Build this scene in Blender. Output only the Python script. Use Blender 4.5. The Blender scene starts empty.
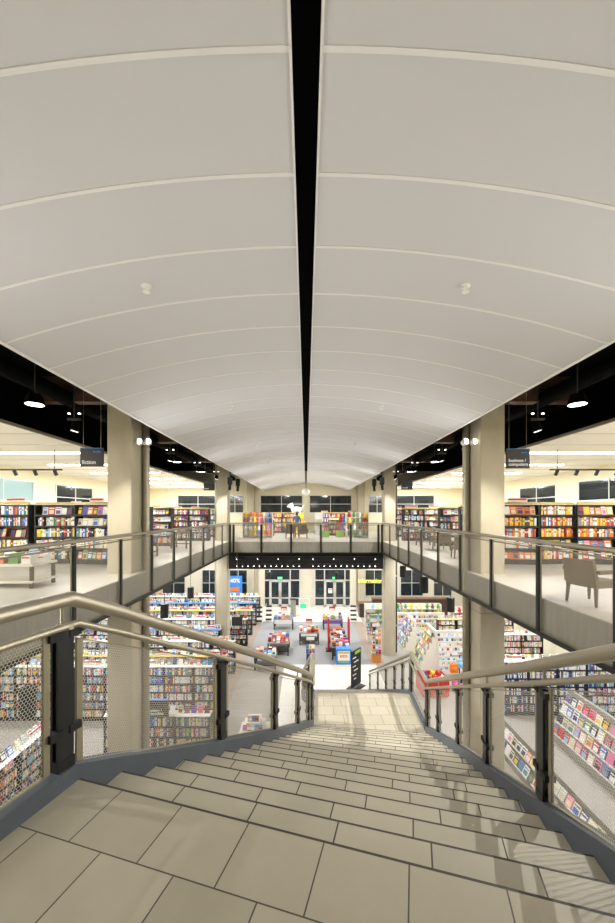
import bpy, bmesh, math, random
from mathutils import Vector, Matrix
random.seed(7)
R = math.radians
SC = bpy.context.scene
COL = SC.collection
F = 370.0; EYE = 8.4; MZ = 6.8

# ------------------------------------------------------------------ camera
cam = bpy.data.cameras.new('camera'); camo = bpy.data.objects.new('camera', cam); COL.objects.link(camo)
camo.location = (0, 0, EYE); camo.rotation_euler = (R(90), 0, 0)
cam.sensor_fit = 'AUTO'; cam.sensor_width = 36; cam.lens = 36*F/923
cam.shift_x = 1.5/923; cam.shift_y = 52.5/923; cam.clip_start = .05; cam.clip_end = 200
SC.camera = camo
# ------------------------------------------------------------------ exposure and world
vs = SC.view_settings
vs.view_transform = 'Standard'; vs.look = 'None'; vs.gamma = 1; vs.exposure = 0.3; vs.use_curve_mapping = False
SC.cycles.use_denoising = True
SC.cycles.max_bounces = 8; SC.cycles.transparent_max_bounces = 24; SC.cycles.diffuse_bounces = 5
SC.cycles.sample_clamp_indirect = 6
w = bpy.data.worlds.new('world'); SC.world = w; w.use_nodes = True
w.node_tree.nodes['Background'].inputs[0].default_value = (.02, .025, .035, 1)
w.node_tree.nodes['Background'].inputs[1].default_value = 1

# ------------------------------------------------------------------ lights
def area(name, loc, target, sx, sy, power, col=(1, .95, .86), spread=180, hide=False):
    l = bpy.data.lights.new(name, 'AREA'); l.shape = 'RECTANGLE'; l.size = sx; l.size_y = sy
    l.energy = power; l.color = col; l.spread = R(spread)
    o = bpy.data.objects.new(name, l); COL.objects.link(o); o.location = loc
    d = Vector(target)-Vector(loc)
    o.rotation_euler = d.to_track_quat('-Z', 'Y').to_euler()
    return o
def spot(name, loc, target, power, angle=60, col=(1, .965, .92), rad=.06, blend=.6):
    l = bpy.data.lights.new(name, 'SPOT'); l.energy = power; l.color = col; l.spot_size = R(angle)
    l.spot_blend = blend; l.shadow_soft_size = rad
    o = bpy.data.objects.new(name, l); COL.objects.link(o); o.location = loc
    d = Vector(target)-Vector(loc)
    o.rotation_euler = d.to_track_quat('-Z', 'Y').to_euler()
    return o
WARM = (1, .97, .93); NEUT = (.94, .965, 1)
G_L, V_L, M_L, U_L = 165, 450, 240, 45
for s in (-1, 1):
    for Y in (6, 11, 16, 21, 26, 31):
        for X in (6.6, 11):
            area('ground_light', (s*X, Y, 5.95), (s*X, Y, 0), 1.6, .5, G_L, NEUT)
for X in (-2.4, 2.4):
    for Y in (25, 30):
        area('ground_light', (X, Y, 5.95), (X, Y, 0), 1.6, .5, G_L*1.1, NEUT)
STRIPS = [0.4, 3.8, 7.2, 13.9, 17.3, 20.7, 24.1, 27.5, 31]
for s in (-1, 1):
    for Y in STRIPS:
        area('strip_light', (s*10.1, Y, 10.66), (s*10.1, Y, 0), 3.6, .14, M_L, NEUT)
for X in (-2, 2):
    area('strip_light', (X, 27.5, 10.4), (X, 28.2, 0), .5, .5, 130, NEUT)  # square lights below the far canopy; no strip lamp hangs here
for s in (-1, 1):                                     # the downlights in the dark recess beside the canopy
    for Y, tx, ty in ((7.6, .5, 13), (12.5, 0.5, 17), (17.5, .5, 20.5), (20.5, 1, 24)):
        spot('downlight_beam', (s*5.4, Y, 10.45), (s*tx, ty, 0), V_L, 75)
    spot('stair_beam', *(((-4.1, 2.6, 10.42), (-.5, 3.6, 6.4), 150) if s < 0 else ((4.6, 5.2, 10.4), (.9, 3.6, 6.0), 620)), 62, rad=.012, blend=.9)
    spot('stair_beam', (s*5.35, 8.8, 10.3), (.9, 7.4, 4.2), 3600 if s < 0 else 1500, 44, rad=.03)
for s in (-1, 1):                                     # added fill strips, without fixtures, brighten the canopy from below
    for i in range(7):
        Y = -2.2+5.4*i
        area('canopy_fill', (s*4.4, Y, 9.3), (s*-.6, Y, 11.2), .25, 5.4, U_L*(.72, .8, 1, 1, 1.1, 1.2, 1.2)[i], NEUT, 120)
area('landing_light', (-1.5, -3, 10.2), (0, 2, 6.8), 1.2, .3, 14, WARM)
area('landing_light', (1.5, -3, 10.2), (0, 2, 6.8), 1.2, .3, 14, WARM)

# ------------------------------------------------------------------ materials
def srgb(r, g, b):
    f = lambda c: (c/255/12.92) if c/255 <= .04045 else ((c/255+.055)/1.055)**2.4
    return (f(r), f(g), f(b), 1)
MATS = {}
def mat(name, rgb, rough=.6, metal=0., noise=0., nscale=8., emit=0., spec=.5, stretch=None):
    m = bpy.data.materials.new(name); m.use_nodes = True; nt = m.node_tree
    b = nt.nodes['Principled BSDF']; c = srgb(*rgb)
    b.inputs['Base Color'].default_value = c; b.inputs['Roughness'].default_value = rough
    b.inputs['Metallic'].default_value = metal; b.inputs['Specular IOR Level'].default_value = spec
    if emit:
        b.inputs['Emission Color'].default_value = c; b.inputs['Emission Strength'].default_value = emit
    if noise:
        tc = nt.nodes.new('ShaderNodeTexCoord'); n = nt.nodes.new('ShaderNodeTexNoise')
        n.inputs['Scale'].default_value = nscale; n.inputs['Detail'].default_value = 6
        if stretch:
            mp = nt.nodes.new('ShaderNodeMapping'); mp.inputs['Scale'].default_value = stretch
            nt.links.new(tc.outputs['Object'], mp.inputs[0]); nt.links.new(mp.outputs[0], n.inputs['Vector'])
        else:
            nt.links.new(tc.outputs['Object'], n.inputs['Vector'])
        r = nt.nodes.new('ShaderNodeValToRGB')
        r.color_ramp.elements[0].position = .3; r.color_ramp.elements[1].position = .7
        r.color_ramp.elements[0].color = tuple(x*(1-noise) for x in c[:3])+(1,)
        r.color_ramp.elements[1].color = tuple(min(1, x*(1+noise)) for x in c[:3])+(1,)
        nt.links.new(n.outputs['Fac'], r.inputs[0]); nt.links.new(r.outputs[0], b.inputs['Base Color'])
    MATS[name] = m; return m
def tile_mat(name, c1, c2, cm, bw, rh, mortar=.004, uv=True, rough=.5, off=.5, scale=1):
    m = mat(name, c1, rough); nt = m.node_tree; b = nt.nodes['Principled BSDF']
    tc = nt.nodes.new('ShaderNodeTexCoord'); br = nt.nodes.new('ShaderNodeTexBrick')
    br.inputs['Scale'].default_value = scale; br.inputs['Brick Width'].default_value = bw
    br.inputs['Row Height'].default_value = rh; br.inputs['Mortar Size'].default_value = mortar
    br.inputs['Mortar Smooth'].default_value = .1; br.offset = off; br.inputs['Bias'].default_value = 0
    br.inputs['Color1'].default_value = srgb(*c1); br.inputs['Color2'].default_value = srgb(*c2)
    br.inputs['Mortar'].default_value = srgb(*cm)
    nt.links.new(tc.outputs['UV' if uv else 'Object'], br.inputs['Vector'])
    n = nt.nodes.new('ShaderNodeTexNoise'); n.inputs['Scale'].default_value = 5; n.inputs['Detail'].default_value = 8
    n.inputs['Roughness'].default_value = .65
    nt.links.new(tc.outputs['Object'], n.inputs['Vector'])
    mx = nt.nodes.new('ShaderNodeMix'); mx.data_type = 'RGBA'; mx.blend_type = 'MULTIPLY'
    r = nt.nodes.new('ShaderNodeValToRGB'); r.color_ramp.elements[0].position = .3; r.color_ramp.elements[1].position = .72
    r.color_ramp.elements[0].color = (.93, .93, .92, 1); r.color_ramp.elements[1].color = (1, 1, 1, 1)
    nt.links.new(n.outputs['Fac'], r.inputs[0])
    mx.inputs[0].default_value = 1
    nt.links.new(br.outputs['Color'], mx.inputs[6]); nt.links.new(r.outputs[0], mx.inputs[7])
    nt.links.new(mx.outputs[2], b.inputs['Base Color'])
    return m
tile_mat('stair_tile', (170, 163, 144), (182, 174, 154), (58, 54, 46), .5, .9, .0045)
tile_mat('landing_tile', (168, 161, 142), (178, 170, 150), (70, 65, 55), .40, .36, .0035)
tile_mat('pale_tile', (222, 216, 204), (230, 224, 212), (190, 184, 172), .6, .6, .006, uv=False, rough=.35)
tile_mat('upper_tile', (208, 202, 188), (214, 208, 194), (190, 184, 170), .9, .9, .006, uv=False, rough=.4)
mat('edge_strip', (62, 56, 46), .6)
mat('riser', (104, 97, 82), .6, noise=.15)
mat('carpet', (160, 153, 144), .95, noise=.12, nscale=40)
mat('gray_carpet', (150, 150, 148), .95, noise=.12, nscale=40)
mat('brown_carpet', (158, 140, 124), .95, noise=.15, nscale=40)
mat('concrete', (182, 172, 148), .75, noise=.14, nscale=1.6, stretch=(1, 1, .35))
mat('slab_concrete', (150, 145, 134), .8, noise=.12, nscale=3, stretch=(4, 4, .4))
mat('cream', (226, 217, 188), .8)
mat('white_wall', (208, 199, 178), .8)
mat('canopy', (204, 202, 201), .7, noise=.015, nscale=300)
mat('seam', (228, 225, 220), .6)
mat('white', (232, 230, 224), .5)
mat('offwhite', (222, 216, 200), .6)
mat('black', (12, 12, 13), .6)
mat('matte_black', (4, 4, 4), .95, spec=.1)
mat('post_black', (15, 16, 19), .4)
mat('shelf_black', (44, 41, 39), .5)
mat('steel', (176, 168, 150), .42, metal=.9)
mat('satin_steel', (168, 160, 142), .4, metal=.75, noise=.05, nscale=30)
mat('mesh_metal', (196, 190, 176), .5, metal=.3)
mat('frame_metal', (150, 142, 118), .45, metal=.5)
mat('stringer', (84, 90, 98), .5, metal=.2, noise=.08, nscale=6)
mat('white_ceiling', (236, 232, 222), .7)
mat('lamp', (255, 250, 240), .5, emit=9)
mat('small_lamp', (255, 250, 240), .5, emit=5)
mat('glass_dark', (34, 42, 46), .08, spec=.8)
mat('glass_pale', (150, 178, 178), .15, spec=.6)
mat('frame_pale', (206, 204, 196), .4, metal=.2)
mat('wood_dark', (70, 50, 38), .5, noise=.25, nscale=5, stretch=(1, 1, 8))
mat('wood_brown', (112, 82, 58), .5, noise=.2, nscale=5)
mat('wicker', (120, 104, 84), .8, noise=.3, nscale=60)
mat('orange_wood', (198, 128, 50), .6)
mat('yellow_strip', (206, 178, 88), .6)
mat('red_card', (196, 44, 36), .6)
mat('blue_card', (52, 130, 214), .6)
mat('green_card', (140, 190, 70), .6)
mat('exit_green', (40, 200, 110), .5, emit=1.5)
mat('info_yellow', (222, 230, 80), .5, emit=.7)
mat('skin', (214, 168, 138), .6)
mat('jacket', (104, 116, 140), .8)
mat('trousers', (50, 54, 66), .8)
mat('cap_blue', (50, 92, 170), .7)
mat('plush_yellow', (240, 196, 60), .9)
mat('plush_white', (238, 236, 230), .9)
mat('paper', (236, 230, 214), .8)
PAL = [('white', (238, 236, 230)), ('cream', (226, 212, 176)), ('red', (196, 48, 42)), ('navy', (38, 50, 96)), ('blue', (58, 110, 190)),
       ('teal', (48, 138, 140)), ('green', (92, 150, 66)), ('yellow', (236, 204, 58)), ('orange', (228, 122, 44)), ('black', (34, 32, 34)),
       ('pink', (226, 120, 160)), ('purple', (112, 72, 148)), ('brown', (112, 76, 52)), ('gray', (150, 148, 146)), ('skyblue', (140, 190, 224)), ('maroon', (112, 30, 40))]
PALW = [34, 13, 7, 5, 6, 4, 4, 6, 6, 6, 4, 3, 5, 7, 6, 3]
for n, c in PAL: mat('cover_'+n, c, .5)
def text_mat(): return MATS['white']

# ------------------------------------------------------------------ geometry helpers
class MB:
    def __init__(s): s.v = []; s.f = []; s.mi = []; s.mats = []
    def mid(s, m):
        if m is None: return 0
        if m not in s.mats: s.mats.append(m)
        return s.mats.index(m)
    def add(s, vs, fs, m=None):
        k = len(s.v); s.v += [tuple(x) for x in vs]; i = s.mid(m)
        for f in fs: s.f.append(tuple(a+k for a in f)); s.mi.append(i)
        return s
    def box(s, c, d, rz=0, m=None, M=None):
        hx, hy, hz = d[0]/2, d[1]/2, d[2]/2
        vs = [(x, y, z) for x in (-hx, hx) for y in (-hy, hy) for z in (-hz, hz)]
        if rz:
            a, b = math.cos(rz), math.sin(rz); vs = [(x*a-y*b, x*b+y*a, z) for x, y, z in vs]
        vs = [(x+c[0], y+c[1], z+c[2]) for x, y, z in vs]
        if M is not None: vs = [M @ Vector(v) for v in vs]
        return s.add(vs, [(0, 1, 3, 2), (4, 6, 7, 5), (0, 4, 5, 1), (2, 3, 7, 6), (0, 2, 6, 4), (1, 5, 7, 3)], m)
    def b2(s, x0, x1, y0, y1, z0, z1, m=None): return s.box(((x0+x1)/2, (y0+y1)/2, (z0+z1)/2), (x1-x0, y1-y0, z1-z0), 0, m)
    def cyl(s, p, q, r, n=12, r2=None, m=None):
        p, q = Vector(p), Vector(q); t = (q-p).normalized(); r2 = r if r2 is None else r2
        u = t.orthogonal().normalized(); w_ = t.cross(u); vs = []
        for c, rr in ((p, r), (q, r2)):
            for i in range(n):
                a = 2*math.pi*i/n; vs.append(c+u*math.cos(a)*rr+w_*math.sin(a)*rr)
        fs = [(i, (i+1) % n, n+(i+1) % n, n+i) for i in range(n)]+[tuple(range(n-1, -1, -1)), tuple(range(n, 2*n))]
        return s.add(vs, fs, m)
    def tube(s, pts, r, n=12, m=None):
        pts = [Vector(p) for p in pts]; vs = []; N = len(pts)
        for i, p in enumerate(pts):
            a = (p-pts[i-1]).normalized() if i else None
            b = (pts[i+1]-p).normalized() if i < N-1 else None
            t = (a+b).normalized() if a and b else (a or b)
            k = 1/max(.5, t.dot(b)) if a and b else 1
            side = t.cross(Vector((0, 0, 1))).normalized(); up = side.cross(t)
            for j in range(n):
                g = 2*math.pi*j/n; vs.append(p+side*math.cos(g)*r+up*math.sin(g)*r*k)
        fs = []
        for i in range(N-1):
            for j in range(n):
                fs.append((i*n+j, i*n+(j+1) % n, (i+1)*n+(j+1) % n, (i+1)*n+j))
        fs += [tuple(range(n-1, -1, -1)), tuple((N-1)*n+j for j in range(n))]
        return s.add(vs, fs, m)
    def ball(s, c, r, n=10, k=7, sc=(1, 1, 1), m=None):
        vs = [(c[0], c[1], c[2]+r*sc[2])]
        for i in range(1, k):
            th = math.pi*i/k
            for j in range(n):
                a = 2*math.pi*j/n
                vs.append((c[0]+r*sc[0]*math.sin(th)*math.cos(a), c[1]+r*sc[1]*math.sin(th)*math.sin(a), c[2]+r*sc[2]*math.cos(th)))
        vs.append((c[0], c[1], c[2]-r*sc[2])); L = len(vs)-1
        fs = [(0, 1+j, 1+(j+1) % n) for j in range(n)]
        for i in range(k-2):
            for j in range(n): fs.append((1+i*n+j, 1+(i+1)*n+j, 1+(i+1)*n+(j+1) % n, 1+i*n+(j+1) % n))
        fs += [(L, 1+(k-2)*n+(j+1) % n, 1+(k-2)*n+j) for j in range(n)]
        return s.add(vs, fs, m)
    def prism(s, poly, axis_pts, m=None):
        """poly: 2D profile points given as (a,b); axis_pts: list of functions -> 3D"""
        n = len(poly); vs = []
        for fn in axis_pts: vs += [fn(a, b) for a, b in poly]
        fs = []
        for i in range(len(axis_pts)-1):
            for j in range(n): fs.append((i*n+j, i*n+(j+1) % n, (i+1)*n+(j+1) % n, (i+1)*n+j))
        fs += [tuple(range(n-1, -1, -1)), tuple((len(axis_pts)-1)*n+j for j in range(n))]
        return s.add(vs, fs, m)
    def mesh(s, name, m=None, smooth=False):
        me = bpy.data.meshes.new(name); me.from_pydata(s.v, [], s.f)
        ms = [MATS[x] for x in s.mats] if s.mats else [MATS[m]]
        for x in ms: me.materials.append(x)
        if s.mats: me.polygons.foreach_set('material_index', s.mi)
        bm = bmesh.new(); bm.from_mesh(me); bmesh.ops.recalc_face_normals(bm, faces=bm.faces); bm.to_mesh(me); bm.free()
        if smooth:
            me.polygons.foreach_set('use_smooth', [True]*len(me.polygons))
            try: me.set_sharp_from_angle(angle=R(40))
            except Exception: pass
        me.update(); return me
    def build(s, name, m=None, parent=None, smooth=False):
        return put(name, s.mesh(name, m, smooth), parent)
def put(name, me, parent=None, loc=(0, 0, 0), rz=0):
    o = bpy.data.objects.new(name, me); COL.objects.link(o); o.location = loc
    if rz: o.rotation_euler = (0, 0, rz)
    if parent: o.parent = parent
    return o
def tag(o, label=None, cat=None, group=None, kind=None):
    if label: o['label'] = label
    if cat: o['category'] = cat
    if group: o['group'] = group
    if kind: o['kind'] = kind
    return o
def thing(name, label, cat, loc=(0, 0, 0), rz=0, group=None):
    return tag(put(name, None, None, loc, rz), label, cat, group)
def struct(name, mb, m=None, label=None, cat=None, parent=None):
    o = mb.build(name, m, parent)
    return tag(o, label, cat, None, 'structure')
def children(o): return [c for c in COL.objects if c.parent == o]
def dup(root, loc, rz=0, label=None, group=None, kids=None):
    r = root.copy(); COL.objects.link(r); r.location = loc; r.rotation_euler = (0, 0, rz)
    if label: r['label'] = label
    if group: r['group'] = group
    for ch in (kids if kids is not None else root.children):
        c = ch.copy(); COL.objects.link(c); c.parent = r
        for g in ch.children:
            d = g.copy(); COL.objects.link(d); d.parent = c
    return r
def txt(s_, size, name, m, parent=None, loc=(0, 0, 0), rot=(R(90), 0, 0), align='LEFT', ext=.004):
    c = bpy.data.curves.new(name, 'FONT'); c.body = s_; c.size = size; c.extrude = ext; c.align_x = align; c.space_line = .85; c.offset = size*.015
    t = bpy.data.objects.new(name, c); COL.objects.link(t)
    dg = bpy.context.evaluated_depsgraph_get()
    me = bpy.data.meshes.new_from_object(t.evaluated_get(dg)); bpy.data.objects.remove(t)
    me.materials.clear(); me.materials.append(MATS[m])
    o = put(name, me, parent, loc); o.rotation_euler = rot; return o
ORD = ['first', 'second', 'third', 'fourth', 'fifth', 'sixth', 'seventh', 'eighth', 'ninth', 'tenth', 'eleventh', 'twelfth', 'thirteenth', 'fourteenth', 'fifteenth',
       'sixteenth', 'seventeenth', 'eighteenth', 'nineteenth', 'twentieth']+['twenty-'+x for x in ('first', 'second', 'third', 'fourth', 'fifth', 'sixth', 'seventh', 'eighth', 'ninth')]
ORD += ['thirtieth']+['thirty-'+x for x in ORD[:9]]+['fortieth']
def px(x, y, Y): return Vector(((x-306)*Y/F, Y, EYE-(y-514)*Y/F))

# ================================================================== STRUCTURE
WX = 14.2; WY = 33.6; BY = -5.0; TOP = 12.3
struct('floor', MB().b2(-WX, WX, BY, WY, -.2, 0), 'carpet', 'pale beige carpet over the whole ground floor', 'floor')
struct('floor_rug', MB().b2(-3.4, 3.6, 20.6, 28.8, 0, .012), 'gray_carpet', 'grey carpet field under the display tables', 'floor')
b = MB(); b.b2(-4.4, -3.4, 12, 28.8, 0, .01); b.b2(3.6, 4.4, 20.6, 28.8, 0, .01)
struct('floor_border', b, 'brown_carpet', 'brown carpet strips edging the grey carpet field', 'floor')
struct('floor_tile', MB().b2(-1.2, 3.9, 12.5, 20.6, 0, .014), 'pale_tile', 'pale tiles at the foot of the stairs', 'floor')
struct('floor_entrance', MB().b2(-4.4, 4.4, 28.8, WY, 0, .014), 'pale_tile', 'pale tiles inside the entrance doors', 'floor')
VX = 4.5; VY = 21.4
for s, nm in ((-1, 'left'), (1, 'right')):
    b = MB(); b.b2(min(s*VX, s*WX), max(s*VX, s*WX), BY, WY, 6.78, MZ)
    struct('floor_upper_'+nm, b, 'upper_tile', 'pale upper level floor on the %s of the void' % nm, 'floor')
    b = MB(); b.b2(min(s*VX, s*WX), max(s*VX, s*WX), BY, WY, 6.15, 6.78)
    struct('trim_slab_'+nm, b, 'slab_concrete', 'grey concrete slab edge below the %s balcony' % nm, 'slab')
b = MB(); b.b2(-VX, VX, VY, WY, 6.78, MZ); struct('floor_upper_far', b, 'upper_tile', 'pale upper floor behind the far balcony', 'floor')
b = MB(); b.b2(-VX, VX, VY, WY, 6.15, 6.78); struct('trim_slab_far', b, 'slab_concrete', 'grey concrete slab edge below the far balcony', 'slab')
b = MB(); b.b2(-VX, VX, BY, -2.2, 6.15, MZ); struct('floor_upper_near', b, 'upper_tile', 'upper floor behind the stair head', 'floor')
# black bulkhead below the far balcony
b = MB(); b.b2(-VX, VX, VY+.12, VY+.45, 5.2, 6.15)
struct('trim_bulkhead', b, 'black', 'black service bulkhead under the far balcony', 'bulkhead')
# walls with window holes are built as solid walls with framed windows set on them
struct('wall_back', MB().b2(-WX, WX, WY, WY+.2, 0, MZ-.65), 'white_wall', 'pale ground floor wall around the entrance doors', 'wall')
struct('wall_back_upper', MB().b2(-WX, WX, WY, WY+.2, MZ-.65, TOP), 'cream', 'cream wall at the far end of the upper level', 'wall')
struct('wall_near', MB().b2(-WX, WX, BY-.2, BY, 0, TOP), 'cream', 'cream wall behind the stair head', 'wall')
for s, nm in ((-1, 'left'), (1, 'right')):
    b = MB(); b.b2(min(s*WX, s*(WX+.2)), max(s*WX, s*(WX+.2)), BY, WY, 0, TOP)
    struct('wall_'+nm, b, 'cream', 'cream outer wall on the %s side' % nm, 'wall')
struct('ceiling', MB().b2(-WX, WX, BY, WY, TOP, TOP+.2), 'matte_black', 'black ceiling void above the canopy', 'ceiling')
# white ceilings over the side floors
for s, nm in ((-1, 'left'), (1, 'right')):
    x0, x1 = sorted((s*7.6, s*WX))
    b = MB(); b.b2(x0, x1, BY, WY, 10.7, 10.75)
    c = tag(b.build('ceiling_'+nm, 'white_ceiling'), 'white panelled ceiling over the %s book floor' % nm, 'ceiling', None, 'structure')
    x0, x1 = sorted((s*7.56, s*7.62))
    MB().b2(x0, x1, BY, WY, 10.68, 10.76).build('edge_trim', 'frame_metal', c)
    b = MB()
    for i in range(22):
        Y = -3+1.7*i
        x0, x1 = sorted((s*7.63, s*WX)); b.b2(x0, x1, Y-.012, Y+.012, 10.694, 10.7)
    b.build('panel_joint', 'frame_metal', c)
    for Y in STRIPS:
        x0, x1 = sorted((s*8.2, s*12.0))
        f = MB().b2(x0, x1, Y-.11, Y+.11, 10.675, 10.7)
        o = tag(f.build('strip_lamp', 'lamp'), '%s strip lamp from the stairs in the white %s ceiling' % (ORD[STRIPS.index(Y)], nm), 'lamp', 'strip lamps in the white ceilings')
    # dark services beside the canopy
    b = MB()
    b.b2(min(s*3.9, s*7.5), max(s*3.9, s*7.5), 4.2, 4.5, 11.5, 12.2)
    for Y in (10.2, 16, 22, 28): b.b2(min(s*3.9, s*7.5), max(s*3.9, s*7.5), Y, Y+.3, 11.5, 12.2)
    tag(b.build('trim_beam_'+nm, 'wood_dark'), 'dark beams in the %s ceiling recess' % nm, 'beam', None, 'structure')
    b = MB().tube([(s*6.6, BY, 11.6), (s*6.6, WY, 11.6)], .2, 10)
    tag(b.build('duct', 'matte_black', None, True), 'black air duct in the dark recess on the %s' % nm, 'duct')

# ------------------------------------------------------------------ vaulted canopy
HX, APEX, RISE = 3.73, EYE+2.72, .62
def cz(x): return APEX-RISE*(x/HX)**2
for s, nm in ((-1, 'left'), (1, 'right')):
    xs = [.09+(HX-.09)*i/18 for i in range(19)]
    b = MB(); n = len(xs)
    for Y in (BY, WY-.25):
        for x in xs: b.v.append((s*x, Y, cz(x)))
        for x in reversed(xs): b.v.append((s*x, Y, cz(x)+.07))
    N = 2*n
    b.f = [(j, (j+1) % N, N+(j+1) % N, N+j) for j in range(N)]+[tuple(range(N)), tuple(range(2*N-1, N-1, -1))]
    b.mi = [0]*len(b.f)
    c = tag(b.build('ceiling_canopy_'+nm, 'canopy', None, True), '%s half of the pale curved ceiling canopy' % nm, 'ceiling', None, 'structure')
    k = 0
    for i in range(-3, 39):
        Y = 2.16+.80*i
        if Y > WY-.6: break
        b = MB(); hw = .016
        for yy in (Y-hw, Y+hw):
            for x in xs: b.v.append((s*x, yy, cz(x)-.006))
            for x in reversed(xs): b.v.append((s*x, yy, cz(x)+.002))
        b.f = [(j, (j+1) % N, N+(j+1) % N, N+j) for j in range(N)]+[tuple(range(N)), tuple(range(2*N-1, N-1, -1))]; b.mi = [0]*len(b.f)
        b.build('seam', 'seam', c)
    x0, x1 = sorted((s*.085, s*.1))
    MB().b2(x0, x1, BY, WY-.25, APEX-.012, APEX+.08).build('edge_trim', 'seam', c)
    x0, x1 = sorted((s*(HX-.02), s*(HX+.01)))
    MB().b2(x0, x1, BY, WY-.25, cz(HX)-.02, cz(HX)+.09).build('edge_trim', 'seam', c)
    for k in range(6):
        Y = 4.17+4.65*k; X = s*1.8
        b = MB(); b.cyl((0, 0, 0), (0, 0, -.015), .055, 14); b.cyl((0, 0, -.015), (0, 0, -.07), .018, 8); b.cyl((0, 0, -.07), (0, 0, -.078), .038, 12)
        o = b.build('sprinkler', 'white', None, True); o.location = (X, Y, cz(1.8)+.002)
        tag(o, '%s white sprinkler from the stairs on the %s canopy half' % (ORD[k], nm), 'sprinkler', 'sprinklers on the canopy')

# ------------------------------------------------------------------ columns
COLY = (-1.4, 9.87, 21.9, 33.0)
for s, nm in ((-1, 'left'), (1, 'right')):
    for k, Y in enumerate(COLY[1:]):
        lab = ['square concrete column beside the near %s balcony', 'square concrete column at the far corner of the %s balcony', 'concrete pilaster against the far wall on the %s'][k] % nm
        t = thing('concrete_column', lab, 'column', (s*4.98, Y+.4, 0), 0, 'concrete columns')
        d = .8 if k < 2 else .5
        b = MB(); hx = .33; c = .025; hy = d/2
        prof = [(-hx+c, -hy), (hx-c, -hy), (hx, -hy+c), (hx, hy-c), (hx-c, hy), (-hx+c, hy), (-hx, hy-c), (-hx, -hy+c)]
        b.prism(prof, [lambda a, q: (a, q, .0), lambda a, q: (a, q, 6.1)])
        b.build('lower_shaft', 'concrete', t)
        b = MB(); b.prism(prof, [lambda a, q: (a, q, 6.1), lambda a, q: (a, q, 12.25)])
        b.build('upper_shaft', 'concrete', t)
        b = MB(); b.box((0, 0, 5.75), (hx*2+.012, d+.012, .02)); b.build('joint_line', 'frame_metal', t)
        if k < 2:
            xx = -s*.43 if k == 0 else s*.48
            b = MB(); b.cyl((xx, .25, 0), (xx, .25, 12.2), .095, 14)
            b.build('downpipe', 'post_black' if (k == 1 and s == 1) else 'satin_steel', t, True)
            b = MB()
            for z in (1.6, 4.6, 8.1, 10.2): b.cyl((xx, .25, z), (xx, .25, z+.08), .108, 14)
            b.build('pipe_clamp', 'steel', t, True)

# ================================================================== perforated sheet
def perf(L, H, pitch, dz=0., open_=.80):
    R0 = pitch/math.sqrt(3); v = []; f = []
    rows = int(H/(1.5*R0))+1; cols = int(L/pitch)+1
    cs = [(math.cos(R(30+60*i)), math.sin(R(30+60*i))) for i in range(6)]
    for r_ in range(rows):
        for c in range(cols):
            cx = (c+.5+(.5 if r_ % 2 else 0))*pitch; cy = (r_+.5)*1.5*R0
            if cx > L or cy > H: continue
            k = len(v)
            for a, q in cs:
                x = min(max(cx+a*R0, 0), L); z = min(max(cy+q*R0, 0), H); v.append((x, 0, z+dz*x/L))
            for a, q in cs:
                x = min(max(cx+a*R0*open_, 0), L); z = min(max(cy+q*R0*open_, 0), H); v.append((x, 0, z+dz*x/L))
            for i in range(6):
                j = (i+1) % 6; f.append((k+i, k+j, k+6+j, k+6+i))
    me = bpy.data.meshes.new('mesh_panel'); me.from_pydata(v, [], f); me.materials.append(MATS['mesh_metal']); me.update(); return me
def frame_mb(L, H, dz, wd=.035, th=.012, hz=.03):
    b = MB()
    for x0, x1 in ((0, wd), (L-wd, L)):
        z0, z1 = dz*x0/L, dz*x1/L
        b.add([(x0, -th, z0), (x1, -th, z1), (x1, th, z1), (x0, th, z0), (x0, -th, z0+H), (x1, -th, z1+H), (x1, th, z1+H), (x0, th, z0+H)],
              [(0, 1, 2, 3), (4, 5, 6, 7), (0, 1, 5, 4), (1, 2, 6, 5), (2, 3, 7, 6), (3, 0, 4, 7)])
    for z0 in (0, H-hz):
        b.add([(0, -th, z0), (L, -th, z0+dz), (L, th, z0+dz), (0, th, z0), (0, -th, z0+hz), (L, -th, z0+dz+hz), (L, th, z0+dz+hz), (0, th, z0+hz)],
              [(0, 1, 2, 3), (4, 5, 6, 7), (0, 1, 5, 4), (1, 2, 6, 5), (2, 3, 7, 6), (3, 0, 4, 7)])
    return b
def post_mesh(h, w_=.10, t_=.035):
    b = MB(); b.box((0, -.022, h/2), (w_, .018, h)); b.box((0, .022, h/2), (w_, .018, h)); b.box((0, 0, .03), (w_*1.05, .07, .06)); b.box((0, 0, h-.03), (w_, .03, .05))
    return b.mesh('post', 'post_black')
CLAMP = MB().box((0, 0, 0), (.075, .075, .045)).mesh('clamp', 'black')
BRK = None
def bracket(p, h, parent):
    b = MB(); b.cyl((p[0], p[1], p[2]-h), p, .012, 8); b.box((p[0], p[1], p[2]-h), (.07, .03, .03)); return b.build('rail_bracket', 'steel', parent)

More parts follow.
